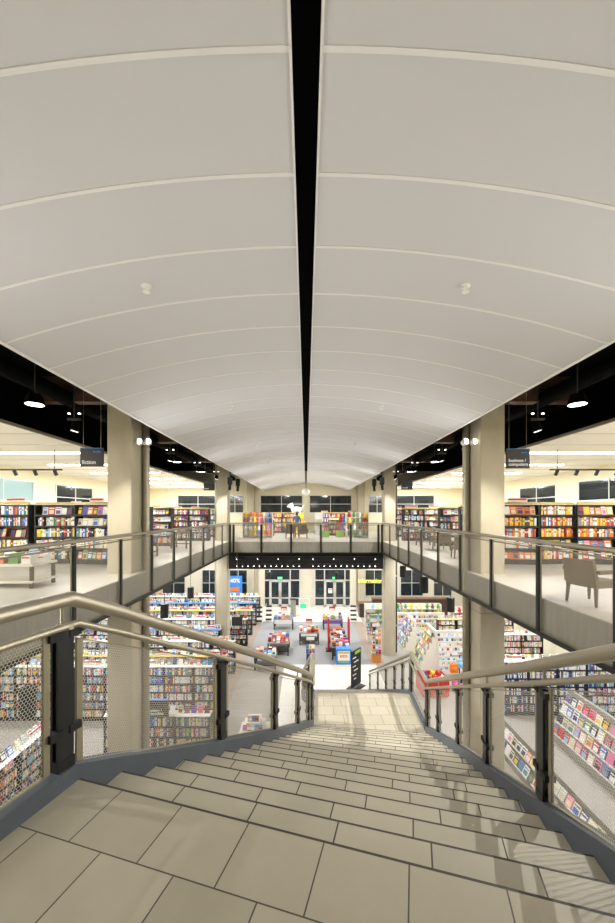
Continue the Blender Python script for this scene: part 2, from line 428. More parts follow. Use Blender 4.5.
# ------------------------------------------------------------------ balcony balustrades
def balcony(label, p0, p1, posts, lower=-.62):
    """p0->p1 in plan; posts: distances along"""
    p0, p1 = Vector((*p0, MZ)), Vector((*p1, MZ)); L = (p1-p0).length; u = (p1-p0)/L; rz = math.atan2(u.y, u.x)
    t = thing('balustrade', label, 'balustrade', p0, rz, 'balcony balustrades')
    H = 1.60; cache = {}; pm = post_mesh(1.62, .09)
    for d in posts: put('post', pm, t, (d, 0, lower), 0)
    for a, c in zip(posts[:-1], posts[1:]):
        l = round(c-a-.11, 3)
        if l < .08: continue
        if l not in cache: cache[l] = (perf(l, H, .024 if L > 12 else .03, 0, .86), frame_mb(l, H, 0, .022).mesh('panel_frame', 'frame_metal'))
        m_ = put('mesh_panel', cache[l][0], t, (a+.055, 0, lower-.01)); put('panel_frame', cache[l][1], m_)
    b = MB().tube([(posts[0], .0, 1.075), (posts[-1], .0, 1.075)], .042, 14); b.build('handrail', 'steel', t, True)
    b = MB().box(((posts[0]+posts[-1])/2, 0, 1.0), (posts[-1]-posts[0], .05, .014)); b.build('lower_rail', 'satin_steel', t)
    b = MB().box(((posts[0]+posts[-1])/2, 0, lower-.04), (posts[-1]-posts[0], .09, .08)); b.build('bottom_channel', 'post_black', t)
    return t
PS = [.15+1.79*k for k in range(14)]
Y0 = VY-.02-PS[-1]
balcony('long perforated metal balustrade along the left balcony', (-VX+.06, Y0), (-VX+.06, VY), PS)
balcony('long perforated metal balustrade along the right balcony', (VX-.06, Y0), (VX-.06, VY), PS)
balcony('short perforated metal balustrade along the far balcony', (-VX, VY-.06), (VX, VY-.06), [.12, .32, 1.92, 3.64, 5.36, 7.08, 8.68, 8.88])

# ================================================================== STAIRCASE
NR = 18; RS = .15
LP = {0: (-1.367, 2.242), 2: (-1.124, 2.80), 4: (-.90, 3.39), 6: (-.693, 3.97), 8: (-.51, 4.57), 10: (-.355, 5.16), 12: (-.205, 5.76), 14: (-.06, 6.37), 16: (.06, 6.98), 18: (.16, 7.56)}
RP = {0: (1.50, 1.40), 2: (1.60, 2.06), 4: (1.70, 2.71), 6: (1.80, 3.37), 8: (1.905, 4.03), 10: (2.02, 4.70), 12: (2.12, 5.36), 14: (2.21, 6.02), 16: (2.29, 6.68), 18: (2.36, 7.33)}
def at(P, i):
    if i in P: return Vector((*P[i], 0))
    return (Vector((*P[i-1], 0))+Vector((*P[i+1], 0)))/2
Ls = [at(LP, i) for i in range(NR+1)]; Rs = [at(RP, i) for i in range(NR+1)]
LF, RF = Vector((.20, 8.84, 0)), Vector((2.46, 8.84, 0)); Z1 = MZ-NR*RS
LE, RE = Vector((-.12, 17.4, 0)), Vector((2.95, 17.4, 0)); N2 = 27; RS2 = Z1/N2
AX = Vector((.294, 1, 0)).normalized(); NX = Vector((AX.y, -AX.x, 0))
stair = thing('staircase', 'wide tan tiled staircase falling from the viewer to the ground floor', 'staircase', (0, 2, MZ))
def uvmesh(name, quads, parent):
    """quads: (verts4, uvs4, mat)"""
    me = bpy.data.meshes.new(name); v = []; f = []; uv = []; mi = []; ms = []
    for vs_, us, m in quads:
        k = len(v); v += [tuple(x-Vector((0, 2, MZ))) for x in vs_]; f.append(tuple(range(k, k+len(vs_)))); uv += us
        if m not in ms: ms.append(m)
        mi.append(ms.index(m))
    me.from_pydata(v, [], f)
    for m in ms: me.materials.append(MATS[m])
    me.polygons.foreach_set('material_index', mi)
    l = me.uv_layers.new(name='UVMap')
    for i, q in enumerate(uv): l.data[i].uv = q
    me.update(); return put(name, me, parent)
def tread(a, b, c, d, z, rise, off, es=.014):
    """a,b back edge left/right (foot of riser above); c,d nosing left/right at height z; riser below the nosing"""
    e = (b-a).normalized(); nrm = Vector((-e.y, e.x, 0)); zv = Vector((0, 0, z))
    U = lambda p: ((p-a).dot(e)+off, (p-a).dot(nrm)+.2)
    bk = -nrm*.03
    ed = (a-c).normalized()*es
    q = [([a+zv+bk, b+zv+bk, d+zv+ed, c+zv+ed], [U(a+bk), U(b+bk), U(d+ed), U(c+ed)], 'stair_tile'),
         ([c+zv+ed, d+zv+ed, d+zv, c+zv], [(0, 0)]*4, 'edge_strip')]
    up = Vector((0, 0, .03)); dn = Vector((0, 0, rise))
    q.append(([c+zv, d+zv, d+zv-up, c+zv-up], [U(c), U(d), U(d), U(c)], 'stair_tile'))
    ins = -nrm*.012
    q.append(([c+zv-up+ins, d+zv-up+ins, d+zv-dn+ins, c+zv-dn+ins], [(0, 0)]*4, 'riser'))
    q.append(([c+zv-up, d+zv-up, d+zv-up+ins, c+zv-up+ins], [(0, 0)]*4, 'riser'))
    return uvmesh('tread', q, stair)
# top landing
e0 = (Rs[0]-Ls[0]).normalized(); n0 = Vector((-e0.y, e0.x, 0))
bl, br_ = Ls[0]-n0*5.0, Rs[0]-n0*5.0
zt = Vector((0, 0, MZ)); U0 = lambda p: ((p-Ls[0]).dot(e0)+.08, (p-Ls[0]).dot(n0))
ed0 = n0*-.014
q = [([bl+zt, br_+zt, Rs[0]+zt+ed0, Ls[0]+zt+ed0], [U0(bl), U0(br_), U0(Rs[0]+ed0), U0(Ls[0]+ed0)], 'landing_tile'),
     ([Ls[0]+zt+ed0, Rs[0]+zt+ed0, Rs[0]+zt, Ls[0]+zt], [(0, 0)]*4, 'edge_strip'),
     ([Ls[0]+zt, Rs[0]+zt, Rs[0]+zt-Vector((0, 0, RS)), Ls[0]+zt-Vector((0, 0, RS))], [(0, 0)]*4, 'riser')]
uvmesh('top_landing', q, stair)
for i in range(1, NR):
    tread(Ls[i-1], Rs[i-1], Ls[i], Rs[i], MZ-i*RS, RS, (.17 if i % 2 else .42)+.07*math.sin(i*2.3))
z1 = Vector((0, 0, Z1)); bk = Vector((0, -.03, 0))
poly = [Ls[NR-1]+bk, Rs[NR-1]+bk, Rs[NR], RF, LF, Ls[NR]]
q = [([p+z1 for p in poly], [(p.x, p.y) for p in poly], 'landing_tile'),
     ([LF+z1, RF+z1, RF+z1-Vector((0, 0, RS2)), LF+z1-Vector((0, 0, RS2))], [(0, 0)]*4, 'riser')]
uvmesh('middle_landing', q, stair)
for i in range(1, N2):
    f0, f1 = (i-1)/(N2-1), i/(N2-1)
    tread(LF.lerp(LE, f0), RF.lerp(RE, f0), LF.lerp(LE, f1), RF.lerp(RE, f1), Z1-i*RS2, RS2, .2 if i % 2 else .45, .003)
# soffit slab under the flights
b = MB()
def slab(pl, pr, zz, th=.22):
    n = len(pl); k = len(b.v)
    for i in range(n):
        b.v += [(pl[i].x, pl[i].y, zz[i]), (pr[i].x, pr[i].y, zz[i]), (pr[i].x, pr[i].y, zz[i]-th), (pl[i].x, pl[i].y, zz[i]-th)]
    for i in range(n-1):
        a = k+4*i
        for j in range(4): b.f.append((a+j, a+(j+1) % 4, a+4+(j+1) % 4, a+4+j)); b.mi.append(0)
    b.f += [(k, k+1, k+2, k+3), (k+4*n-4, k+4*n-3, k+4*n-2, k+4*n-1)]; b.mi += [0, 0]
slab([bl, Ls[0]]+[Ls[6], Ls[12], Ls[18], LF, LE], [br_, Rs[0]]+[Rs[6], Rs[12], Rs[18], RF, RE], [MZ-.17, MZ-.17, MZ-6*RS-.17, MZ-12*RS-.17, Z1-.17, Z1-.17, .02-.0])
ob = b.build('soffit', 'slab_concrete', stair); ob.location = (0, -2, -MZ)

# ------------------------------------------------------------------ stair balustrades
def stair_rail(label, side, pts, post_at, rail_h, mesh_pitch=.019):
    """pts: list of (x,y,z_nosing); side -1 left, +1 right; post_at: list of float indices into pts"""
    t = thing('stair_balustrade', label, 'balustrade', (pts[0][0], pts[0][1], pts[0][2]), 0, 'stair balustrades')
    o0 = Vector(pts[0]); P = [Vector(p) for p in pts]; n = len(P)
    nor = []
    for i in range(n):
        a = P[max(0, i-1)]; c = P[min(n-1, i+1)]; d = Vector((c.x-a.x, c.y-a.y, 0)).normalized()
        nor.append(Vector((d.y, -d.x, 0))*side)     # outward
    # curb / stringer
    b = MB(); ct = .10
    for i in range(n):
        for off, z in ((0, ct), (.11, ct), (.11, -.34), (0, -.34)):
            b.v.append(tuple(P[i]+nor[i]*off+Vector((0, 0, z))-o0))
    for i in range(n-1):
        for j in range(4): b.f.append((4*i+j, 4*i+(j+1) % 4, 4*i+4+(j+1) % 4, 4*i+4+j)); b.mi.append(0)
    b.f += [(0, 1, 2, 3), (4*n-4, 4*n-3, 4*n-2, 4*n-1)]; b.mi += [0, 0]
    b.build('stringer', 'stringer', t)
    def sample(fi):
        i = min(int(fi), n-2); k = fi-i
        return P[i].lerp(P[i+1], k)+nor[i].lerp(nor[i+1], k)*.055, rail_h[i]*(1-k)+rail_h[i+1]*k
    rail = [P[i]+nor[i]*.05+Vector((0, 0, rail_h[i]))-o0 for i in range(n)]
    MB().tube(rail, .043, 16).build('handrail', 'steel', t, True)
    low = [P[i]+nor[i]*-.0+Vector((0, 0, rail_h[i]-.145))-o0 for i in range(n)]
    MB().tube(low, .021, 12).build('lower_rail', 'steel', t, True)
    # posts + panels
    S = [sample(f) for f in post_at]
    for k, (p, h) in enumerate(S):
        d = (S[min(k+1, len(S)-1)][0]-S[max(k-1, 0)][0]); rz = math.atan2(d.y, d.x)
        po = put('post', post_mesh(h-.16-ct, .10), t, p+Vector((0, 0, ct))-o0, rz)
        b = MB(); b.cyl((0, 0, h-.2-ct), (0, 0, h-.04-ct), .011, 8); b.box((0, -side*-.03, h-.15-ct), (.03, .09, .03))
        b.build('rail_bracket', 'steel', po)
        for zz in (.22, h-.30):
            for sx in (-.06, .06): put('clamp', CLAMP, po, (sx, 0, zz))
    for (p, h), (q_, h2) in zip(S[:-1], S[1:]):
        d = Vector((q_.x-p.x, q_.y-p.y, 0)); L = d.length; rz = math.atan2(d.y, d.x); u = d/L
        l = L-.17; sl = (q_.z+h2-p.z-h)/L
        a = p+u*.085+Vector((0, 0, ct+.015+(q_.z-p.z)/L*.085))
        H = min(h, h2)-.19-ct
        dz = (q_.z-p.z)/L*l
        m_ = put('mesh_panel', perf(l, H, mesh_pitch, dz, .83), t, a-o0, rz)
        put('panel_frame', frame_mb(l, H, dz, .038, .01, .008).mesh('panel_frame', 'frame_metal'), m_)
    return t
def lvl(p, z): return (p.x, p.y, z)
lp = [lvl(Ls[0]-n0*3.6, MZ), lvl(Ls[0]-n0*.02, MZ)]+[lvl(Ls[i], MZ-i*RS) for i in range(1, NR+1)]
stair_rail('perforated balustrade on the left of the upper flight', -1, lp, [0, .33, .655, .985, 6, 10.7, 14.6, 17.6, 19-.02], [1.09, 1.09]+[1.09-.11*i/18 for i in range(1, 19)])
rp = [lvl(Rs[0]-n0*3.6, MZ), lvl(Rs[0]-n0*.02, MZ)]+[lvl(Rs[i], MZ-i*RS) for i in range(1, NR+1)]
stair_rail('perforated balustrade on the right of the upper flight', 1, rp, [0, .5, .985, 5.1, 8.9, 12.6, 16.4, 18.98], [1.14, 1.14]+[1.14-.15*i/18 for i in range(1, 19)])
stair_rail('short perforated balustrade on the left of the middle landing', -1, [lvl(Ls[NR]+Vector((0, .03, 0)), Z1), lvl(LF, Z1)], [.03, .97], [.96, .94], .022)
stair_rail('short perforated balustrade on the right of the middle landing', 1, [lvl(Rs[NR]+Vector((0, .03, 0)), Z1), lvl(RF, Z1)], [.03, .97], [.96, .94], .022)
LL = [lvl(LF.lerp(LE, i/8)+Vector((0, .03, 0)), Z1-(Z1-.05)*i/8) for i in range(9)]
RL = [lvl(RF.lerp(RE, i/8)+Vector((0, .03, 0)), Z1-(Z1-.05)*i/8) for i in range(9)]
stair_rail('perforated balustrade on the left of the lower flight', -1, LL, [.02, 1.6, 3.2, 4.8, 6.4, 7.95], [.94]*9, .026)
stair_rail('perforated balustrade on the right of the lower flight', 1, RL, [.02, .9, 2.0, 3.5, 5.4, 7.95], [.94]*9, .026)

# ================================================================== WINDOWS AND DOORS
def window(name, label, x0, x1, z0, z1, wall, panes=(2, 2), glass='glass_dark', fr=.07):
    """wall: ('y',Y) facing -y or ('x',X,s) facing -s*x"""
    t = tag(thing(name, label, 'window'), kind='structure')
    def bx(a0, a1, b0, b1, d0, d1):
        if wall[0] == 'y': return (a0, a1, wall[1]-d1, wall[1]-d0, b0, b1)
        X, s = wall[1], wall[2]; xx = sorted((X-s*d0, X-s*d1)); return (xx[0], xx[1], a0, a1, b0, b1)
    b = MB()
    for a0, a1, c0, c1 in ((x0, x1, z0-fr, z0), (x0, x1, z1, z1+fr), (x0-fr, x0, z0-fr, z1+fr), (x1, x1+fr, z0-fr, z1+fr)): b.b2(*bx(a0, a1, c0, c1, 0, .06))
    nx, nz = panes
    for i in range(1, nx): xx = x0+(x1-x0)*i/nx; b.b2(*bx(xx-fr/3, xx+fr/3, z0, z1, 0, .05))
    for i in range(1, nz): zz = z0+(z1-z0)*i/nz; b.b2(*bx(x0, x1, zz-fr/3, zz+fr/3, 0, .045))
    b.build('window_frame', 'frame_pale', t)
    for i in range(nx):
        w_ = (x1-x0)/nx; c = MB(); c.b2(*bx(x0+w_*i+.01, x0+w_*(i+1)-.01, z0, z1, .005, .02)); c.build('pane', glass, t)
    return t
k = 1
for x0, x1, nm in ((-4.1, -.35, 'left of the hanging white lamp'), (.35, 4.1, 'right of the hanging white lamp'), (-7.2, -5.7, 'beyond the left balcony corner column'), (5.7, 7.2, 'beyond the right balcony corner column'),
                   (-11.6, -8.0, 'at the far left corner'), (8.0, 11.6, 'at the far right corner')):
    window('window_%d' % k, 'dark upper window in the far wall %s' % nm, x0, x1, 8.55, 10.05, ('y', WY)); k += 1
for s, nm in ((-1, 'left'), (1, 'right')):
    for j, (a, c) in enumerate(((7.0, 10.2), (12.2, 14.8), (15.4, 19.2), (21, 24.5), (27, 31))):
        window('window_%d' % k, '%s high window from the stairs in the upper %s wall' % (ORD[j], nm), a, c, 9.1 if j < 3 else 8.7, 10.05, ('x', s*WX, s), (2, 1 if j < 3 else 2), 'glass_pale' if (s < 0 and j == 2) else 'glass_dark'); k += 1
# ground shop windows beside the entrance
for x0, x1, nm in ((-9.4, -8.1, 'left of the poster window'), (-7.0, -5.3, 'behind the sale poster'), (5.4, 7.0, 'behind the information sign'), (-13, -11, 'at the far left of the ground floor'), (8.6, 10.6, 'right of the information sign'), (11.6, 13.2, 'at the far right of the ground floor')):
    window('window_%d' % k, 'dark ground floor shop window %s' % nm, x0, x1, 1.0, 3.3, ('y', WY), (2, 2)); k += 1
def entrance(n, X, label):
    t = tag(thing('door_%d' % n, label, 'door', (X, WY, 0)), kind='structure')
    W, H, dh, dw = 3.5, 3.35, 2.35, 1.75
    b = MB()
    for x0, x1, z0, z1 in ((-W/2-.12, -W/2, 0, H+.12), (W/2, W/2+.12, 0, H+.12), (-W/2, W/2, H, H+.12), (-W/2, W/2, dh, dh+.1), (-dw/2-.1, -dw/2, 0, H), (dw/2, dw/2+.1, 0, H), (-W/2, -dw/2, .0, .12), (dw/2, W/2, 0, .12), (-W/2, -dw/2, .75, .83), (dw/2, W/2, .75, .83)):
        b.b2(x0, x1, -.12, 0, z0, z1)
    b.build('door_frame', 'frame_pale', t)
    for x0, x1, z0, z1 in ((-W/2, -dw/2-.1, .12, .75), (-W/2, -dw/2-.1, .83, dh), (dw/2+.1, W/2, .12, .75), (dw/2+.1, W/2, .83, dh), (-W/2, -dw/2-.1, dh+.1, H), (dw/2+.1, W/2, dh+.1, H), (-dw/2, dw/2, dh+.1, H)):
        MB().b2(x0, x1, -.05, -.03, z0, z1).build('pane', 'glass_dark', t)
    for s in (-1, 1):
        x0, x1 = sorted((s*.02, s*dw/2)); b = MB(); f = .11
        for a0, a1, c0, c1 in ((x0, x0+f, 0.02, dh), (x1-f, x1, 0.02, dh), (x0, x1, 0.02, .22), (x0, x1, dh-f, dh), (x0, x1, .75, .85)): b.b2(a0, a1, -.1, -.05, c0, c1)
        lf = b.build('door_leaf', 'frame_pale', t)
        MB().b2(x0+f, x1-f, -.08, -.06, .22, dh-f).build('pane', 'glass_dark', lf)
        MB().cyl((s*.09, -.16, .9), (s*.09, -.16, 1.4), .02, 8).build('door_handle', 'steel', lf)
entrance(1, -2.35, 'left pair of glazed entrance doors in a pale frame')
entrance(2, 2.6, 'right pair of glazed entrance doors in a pale frame')
for X in (-2.35, 2.6):
    t = thing('exit_sign', 'green exit sign above the %s entrance doors' % ('left' if X < 0 else 'right'), 'sign', (X, WY-.2, 2.62))
    MB().box((0, 0, 0), (.42, .06, .2)).build('sign_box', 'exit_green', t)
    txt('EXIT', .15, 'lettering', 'white', t, (0, -.036, -.05), align='CENTER')
b = MB().b2(-.04, .04, -.01, .01, -.06, .06)
t = thing('notice', 'white paper notice on the left leaf of the right entrance doors', 'notice', (2.2, WY-.115, 1.45))
MB().box((0, 0, 0), (.36, .008, .42)).build('paper_sheet', 'paper', t)
MB().box((0, -.006, .1), (.26, .004, .06)).build('printed_heading', 'shelf_black', t)
# pale pilasters by the doors
for X in (-4.0+.0, 4.25):
    tag(MB().b2(X-.28, X+.28, WY-.25, WY, 0, 6.1).build('trim_%d' % (1 if X < 0 else 2), 'white_wall'), 'pale pilaster between entrance doors and shop window', 'pilaster', None, 'structure')
# ================================================================== BOOKS AND BOOKCASES
BOOKS = []       # dict(M, dims, c, accent, face, label, group)
def pick(pal=None):
    if pal and random.random() < .6: return random.choice(pal)
    return random.choices(range(len(PAL)), PALW)[0]
CASE = {}
def bookcase(loc, rz, label, group, phrase, w=1.2, h=1.85, d=.38, ns=5, header=True, top='yellow_strip', face=.3, pal=None, tilt=.12, step=1.0, topper=.5, topbooks=0):
    key = (w, h, d, ns, header, top)
    if key not in CASE:
        L = []; hb = h-(.09 if header else 0)
        for s in (-1, 1): L.append(('side_panel', MB().b2(s*w/2-.015, s*w/2+.015, -d/2, d/2, 0, hb).mesh('side_panel', 'shelf_black')))
        L.append(('back_panel', MB().b2(-w/2, w/2, d/2-.02, d/2, .05, hb).mesh('back_panel', 'slab_concrete')))
        L.append(('plinth', MB().b2(-w/2, w/2, -d/2+.02, d/2, 0, .12).mesh('plinth', 'shelf_black')))
        gap = (hb-.12)/ns
        for i in range(ns):
            z = .12+gap*i
            b = MB().b2(-w/2+.01, w/2-.01, -d/2-.01, d/2-.02, z, z+.025); b.b2(-w/2+.01, w/2-.01, -d/2-.02, -d/2-.008, z-.01, z+.045)
            L.append(('shelf', b.mesh('shelf', 'shelf_black')))
        b = MB().b2(-w/2-.015, w/2+.015, -d/2, d/2, hb, hb+.03); L.append(('top_board', b.mesh('top_board', 'offwhite')))
        if header:
            b = MB(); b.add([(-w/2, -d/2-.02, hb+.03), (w/2, -d/2-.02, hb+.03), (w/2, -d/2+.08, h), (-w/2, -d/2+.08, h), (-w/2, -d/2+.1, hb+.03), (w/2, -d/2+.1, hb+.03)],
                            [(0, 1, 2, 3), (1, 5, 2), (0, 3, 4), (3, 2, 5, 4), (0, 4, 5, 1)])
            L.append(('label_strip', b.mesh('label_strip', top)))
        CASE[key] = (L, hb, gap)
    L, hb, gap = CASE[key]
    t = thing('bookcase', label, 'bookcase', loc, rz, group)
    for nm, me in L: put(nm, me, t)
    if header and random.random() < topper:
        tw = random.uniform(.45, .8); tx = random.uniform(-.15, .15)
        b = MB().b2(tx-tw/2, tx+tw/2, -.03, .0, h-.02, h+.13, 'white'); b.b2(tx-tw/2+.02, tx+tw/2-.02, -.036, -.03, h+.06, h+.115, 'red_card')
        b.build('topper_sign', None, t)
    Mw = Matrix.Translation(loc) @ Matrix.Rotation(rz, 4, 'Z')
    for i in range(ns):
        z = .12+gap*i+.026; maxh = gap-.05; x = -w/2+.03; n = 0; isface = random.random() < face
        row = 'top' if i == ns-1 else ('bottom' if i == 0 else ORD[ns-1-i])
        basec = pick(pal)
        while x < w/2-.06:
            if isface: bw, bh, bd = random.uniform(.13, .2), maxh*random.uniform(.8, .97), random.uniform(.02, .035)
            else: bw, bh, bd = random.uniform(.03, .065)*step, maxh*random.uniform(.82, 1.0), random.uniform(.15, .2)
            if x+bw > w/2-.025: break
            ci = pick(pal) if random.random() < .75 else basec
            if isface:
                M = Mw @ Matrix.Translation((x+bw/2, -d/2+.09, z)) @ Matrix.Rotation(-R(14), 4, 'X')
            else:
                M = Mw @ Matrix.Translation((x+bw/2, -d/2+.03+bd/2+random.uniform(0, .02), z))
            if random.random() > .04:
                n += 1
                BOOKS.append(dict(M=M, d=(bw, bd, bh), c=ci, a=pick(), face=isface, label='%s book, %s from left, %s shelf, %s' % (PAL[ci][0], ORD[n-1], row, phrase), group='books in '+group))
            x += bw+(.012 if isface else .003)
    for j in range(topbooks):
        ci = pick(pal); bw = .18; x = -w/2+.12+j*(w-.24)/max(1, topbooks-1)
        BOOKS.append(dict(M=Mw @ Matrix.Translation((x, -.02, hb+.03)) @ Matrix.Rotation(-R(20), 4, 'X'), d=(bw, .03, .25), c=ci, a=pick(), face=True,
                          label='%s book, %s standing on %s' % (PAL[ci][0], ORD[j], phrase), group='books in '+group))
    return t
def row_of_cases(xs, Y, z, rz, rowname, order, zig=0, **kw):
    """xs ordered from the void outwards"""
    for j, x in enumerate(xs):
        a = rz+(R(zig) if j % 2 else -R(zig))
        bookcase((x, Y+(.12 if (zig and j % 2) else 0), z), a, 'dark bookcase, %s from the %s, %s' % (ORD[j], order, rowname), 'bookcases in the '+rowname,
                 '%s case, %s' % (ORD[j], rowname), **kw)
# upper floor
for s, nm in ((-1, 'left'), (1, 'right')):
    for r_, (Y, x0, n) in enumerate(((11.9, 6.75, 5), (15.3, 7.0, 5), (18.6, 7.3, 5), (22.2, 6.4, 6), (26, 6.4, 6))):
        row_of_cases([s*(x0+1.28*i) for i in range(n)], Y, MZ, 0, '%s row of upper %s floor' % (ORD[r_], nm), 'void', zig=9 if r_ < 2 else 4, w=1.22, h=1.98, ns=5,
                     face=.55 if s > 0 else .4, pal=([2, 8, 7, 0, 8] if s > 0 and r_ == 0 else [4, 14, 0, 8] if s < 0 and r_ == 2 else None), topper=.55)
row_of_cases([-3.9, -2.65, -1.4], 31.5, MZ, 0, 'far upper row left of pendant lamp', 'left', w=1.2, h=1.75, ns=4, face=.5, pal=[8, 7, 0, 10])
row_of_cases([1.5, 2.75, 4.0], 31.5, MZ, 0, 'far upper row right of pendant lamp', 'left', w=1.2, h=1.75, ns=4, face=.5, pal=[2, 2, 4, 0])
row_of_cases([-4.0, -2.9], 27.5, MZ, 0, 'low upper row at far balcony left', 'left', w=1.05, h=1.25, ns=3, face=.6, pal=[8, 7, 0, 14], topbooks=3)
row_of_cases([2.2, 3.3], 27.5, MZ, 0, 'low upper row at far balcony right', 'left', w=1.05, h=1.25, ns=3, face=.6, pal=[2, 8, 6, 0], topbooks=3)
# ground floor left
GL = 'ground left'
row_of_cases([-3.85, -5.05, -6.25], 12.7, 0, 0, 'nearest low row of ground left', 'stairs', w=1.16, h=1.62, ns=4, top='white', face=.2, topper=.3, topbooks=5)
row_of_cases([-3.95-1.21*i for i in range(8)], 15.2, 0, 0, 'tall row of ground left', 'stairs', w=1.18, h=2.25, ns=6, top='offwhite', face=.1, topper=.1, topbooks=5)
for r_, Y in enumerate((17.6, 19.6, 21.6, 23.7, 25.8, 28.0, 30.2)):
    row_of_cases([-4.35-1.21*i-(1.2 if r_ == 2 else 0) for i in range(7 if r_ == 2 else 8)], Y, 0, 0, '%s ground left row past tall row' % ORD[r_], 'aisle', w=1.18, h=1.75, ns=5,
                 top=['yellow_strip', 'offwhite', 'blue_card', 'offwhite', 'yellow_strip', 'blue_card', 'offwhite'][r_], face=.3, topper=.5, topbooks=[6, 4, 7, 5, 7, 4, 6][r_], pal=[0, 0, 1, 13, 4])
for j, Y in enumerate((7.4, 8.65, 9.9, 11.15)):
    bookcase((-8.3, Y, 0), R(90), 'dark bookcase facing the stairs, %s from the near end, ground left' % ORD[j], 'bookcases along the left aisle', '%s case, left aisle gondola' % ORD[j], w=1.2, h=1.7, ns=5, top='white', face=.35, topbooks=5)
    bookcase((-11.3, Y, 0), R(90), 'dark bookcase facing the stairs, %s from near end, far left aisle' % ORD[j], 'bookcases along the far left aisle', '%s case, far left aisle gondola' % ORD[j], w=1.2, h=1.7, ns=5, top='white', face=.35, topbooks=5)
# ground floor right
row_of_cases([8.68+1.22*i for i in range(5)], 15.6, 0, 0, 'tall row behind magazines, ground right', 'column', w=1.2, h=2.3, ns=6, top='white', face=.1, topper=.2, pal=[0, 4, 0, 3, 14], topbooks=4)
row_of_cases([9.2+1.22*i for i in range(4)], 21.2, 0, 0, 'middle row of ground right', 'column', w=1.2, h=1.6, ns=4, top='white', face=.2, topper=.3, topbooks=5, pal=[0, 1, 10])
row_of_cases([9.2+1.22*i for i in range(4)], 24.2, 0, 0, 'back row of ground right', 'column', w=1.2, h=1.6, ns=4, top='yellow_strip', face=.2, topper=.3, topbooks=5, pal=[0, 1])

# ------------------------------------------------------------------ magazine racks (tiers)
MAGS = []
def tier_rack(loc, rz, L, tiers, label, phrase, name='magazine_rack', base_h=.25, tier_h=.30, tier_d=.16, both=False, matb='offwhite', edge='white', mag=(.21, .275), store=None, pal=None, cat='magazine rack', noun='magazine'):
    """runs along local x, faces -y; tiers step back and up"""
    t = thing(name, label, cat, loc, rz, None)
    D = tier_d*tiers+.12
    b = MB()
    prof = [(-D, 0), (0, 0), (0, base_h+tier_h*tiers+.1), (-.12, base_h+tier_h*tiers+.1)]
    for i in range(tiers-1, -1, -1):
        y1 = -.12-(tiers-1-i)*tier_d
        prof += [(y1, base_h+tier_h*i), (y1-tier_d, base_h+tier_h*i)]
    prof = prof[:-1]+[(-D, base_h)]
    b.prism(prof, [lambda a, q: (-L/2, a, q), lambda a, q: (L/2, a, q)])
    b.build('rack_body', matb, t)
    Mw = Matrix.Translation(loc) @ Matrix.Rotation(rz, 4, 'Z')
    for i in range(tiers):
        y1 = -.12-(tiers-1-i)*tier_d; z = base_h+tier_h*i
        MB().b2(-L/2, L/2, y1-tier_d-.012, y1-tier_d, z, z+.055).build('ledge_lip', edge, t)
        x = -L/2+.03; n = 0
        while x < L/2-mag[0]:
            wv = mag[0]*random.uniform(.9, 1.0); hv = mag[1]*random.uniform(.88, 1.0)
            ci = pick(pal); n += 1
            M = Mw @ Matrix.Translation((x+wv/2, y1-tier_d+.012, z+.01)) @ Matrix.Rotation(-min(R(24), .8*math.atan2(tier_d-.02, mag[1])), 4, 'X')
            (store if store is not None else MAGS).append(dict(M=M, d=(wv, .014, hv), c=ci, a=pick(), face=True, label='%s %s, %s from the left on the %s tier of %s' % (PAL[ci][0], noun, ORD[n-1], 'top' if i == tiers-1 else 'bottom' if i == 0 else ORD[tiers-1-i], phrase), group='%ss on %s' % (noun, phrase)))
            x += mag[0]+.012
    return t
tier_rack((9.9, 9.2, 0), R(-90), 3.0, 4, 'near end of the long white magazine gondola right of the stairs', 'near long gondola', tier_d=.16, tier_h=.37, base_h=.3, pal=[0, 4, 10, 2, 3], mag=(.27, .36), matb='slab_concrete')
tier_rack((9.9, 12.3, 0), R(-90), 3.0, 4, 'far end of the long white magazine gondola right of the stairs', 'far long gondola', tier_d=.16, tier_h=.37, base_h=.3, pal=[0, 4, 10, 2, 3], mag=(.27, .36), matb='slab_concrete')
tier_rack((7.4, 9.6, 0), R(-90), 3.2, 2, 'near low white magazine bench beside the right of the stairs', 'near low bench', tier_d=.24, tier_h=.27, base_h=.2, mag=(.25, .32), matb='slab_concrete')
tier_rack((7.4, 13.0, 0), R(-90), 3.2, 2, 'far low white magazine bench beside the right of the stairs', 'far low bench', tier_d=.24, tier_h=.27, base_h=.2, mag=(.25, .32), matb='slab_concrete')
CARDS = []
tier_rack((7.0, 20.45, 0), R(-90), 1.35, 6, 'sloping green edged magazine rack at the end of the card display', 'green rack', tier_d=.16, tier_h=.31, base_h=.2, edge='green_card')
tier_rack((8.05, 19.9, 0), 0, 2.1, 8, 'pale greeting card display facing the stairs', 'card display', tier_d=.05, tier_h=.235, base_h=.18, mag=(.13, .19), store=CARDS, pal=[0, 0, 0, 14, 1], cat='card rack', name='card_rack', noun='card')
tier_rack((7.8, 25.2, 0), 0, 3.2, 5, 'second card display behind the green edged rack', 'second card display', tier_d=.08, tier_h=.28, base_h=.2, mag=(.16, .22), store=CARDS, pal=[0, 4, 7, 14], cat='card rack', name='card_rack', noun='card')
tier_rack((6.75, 23.6, 0), R(-90), 1.9, 5, 'far sloping magazine rack beside the second card display', 'far sloping rack', tier_d=.13, tier_h=.31, base_h=.2, edge='blue_card')

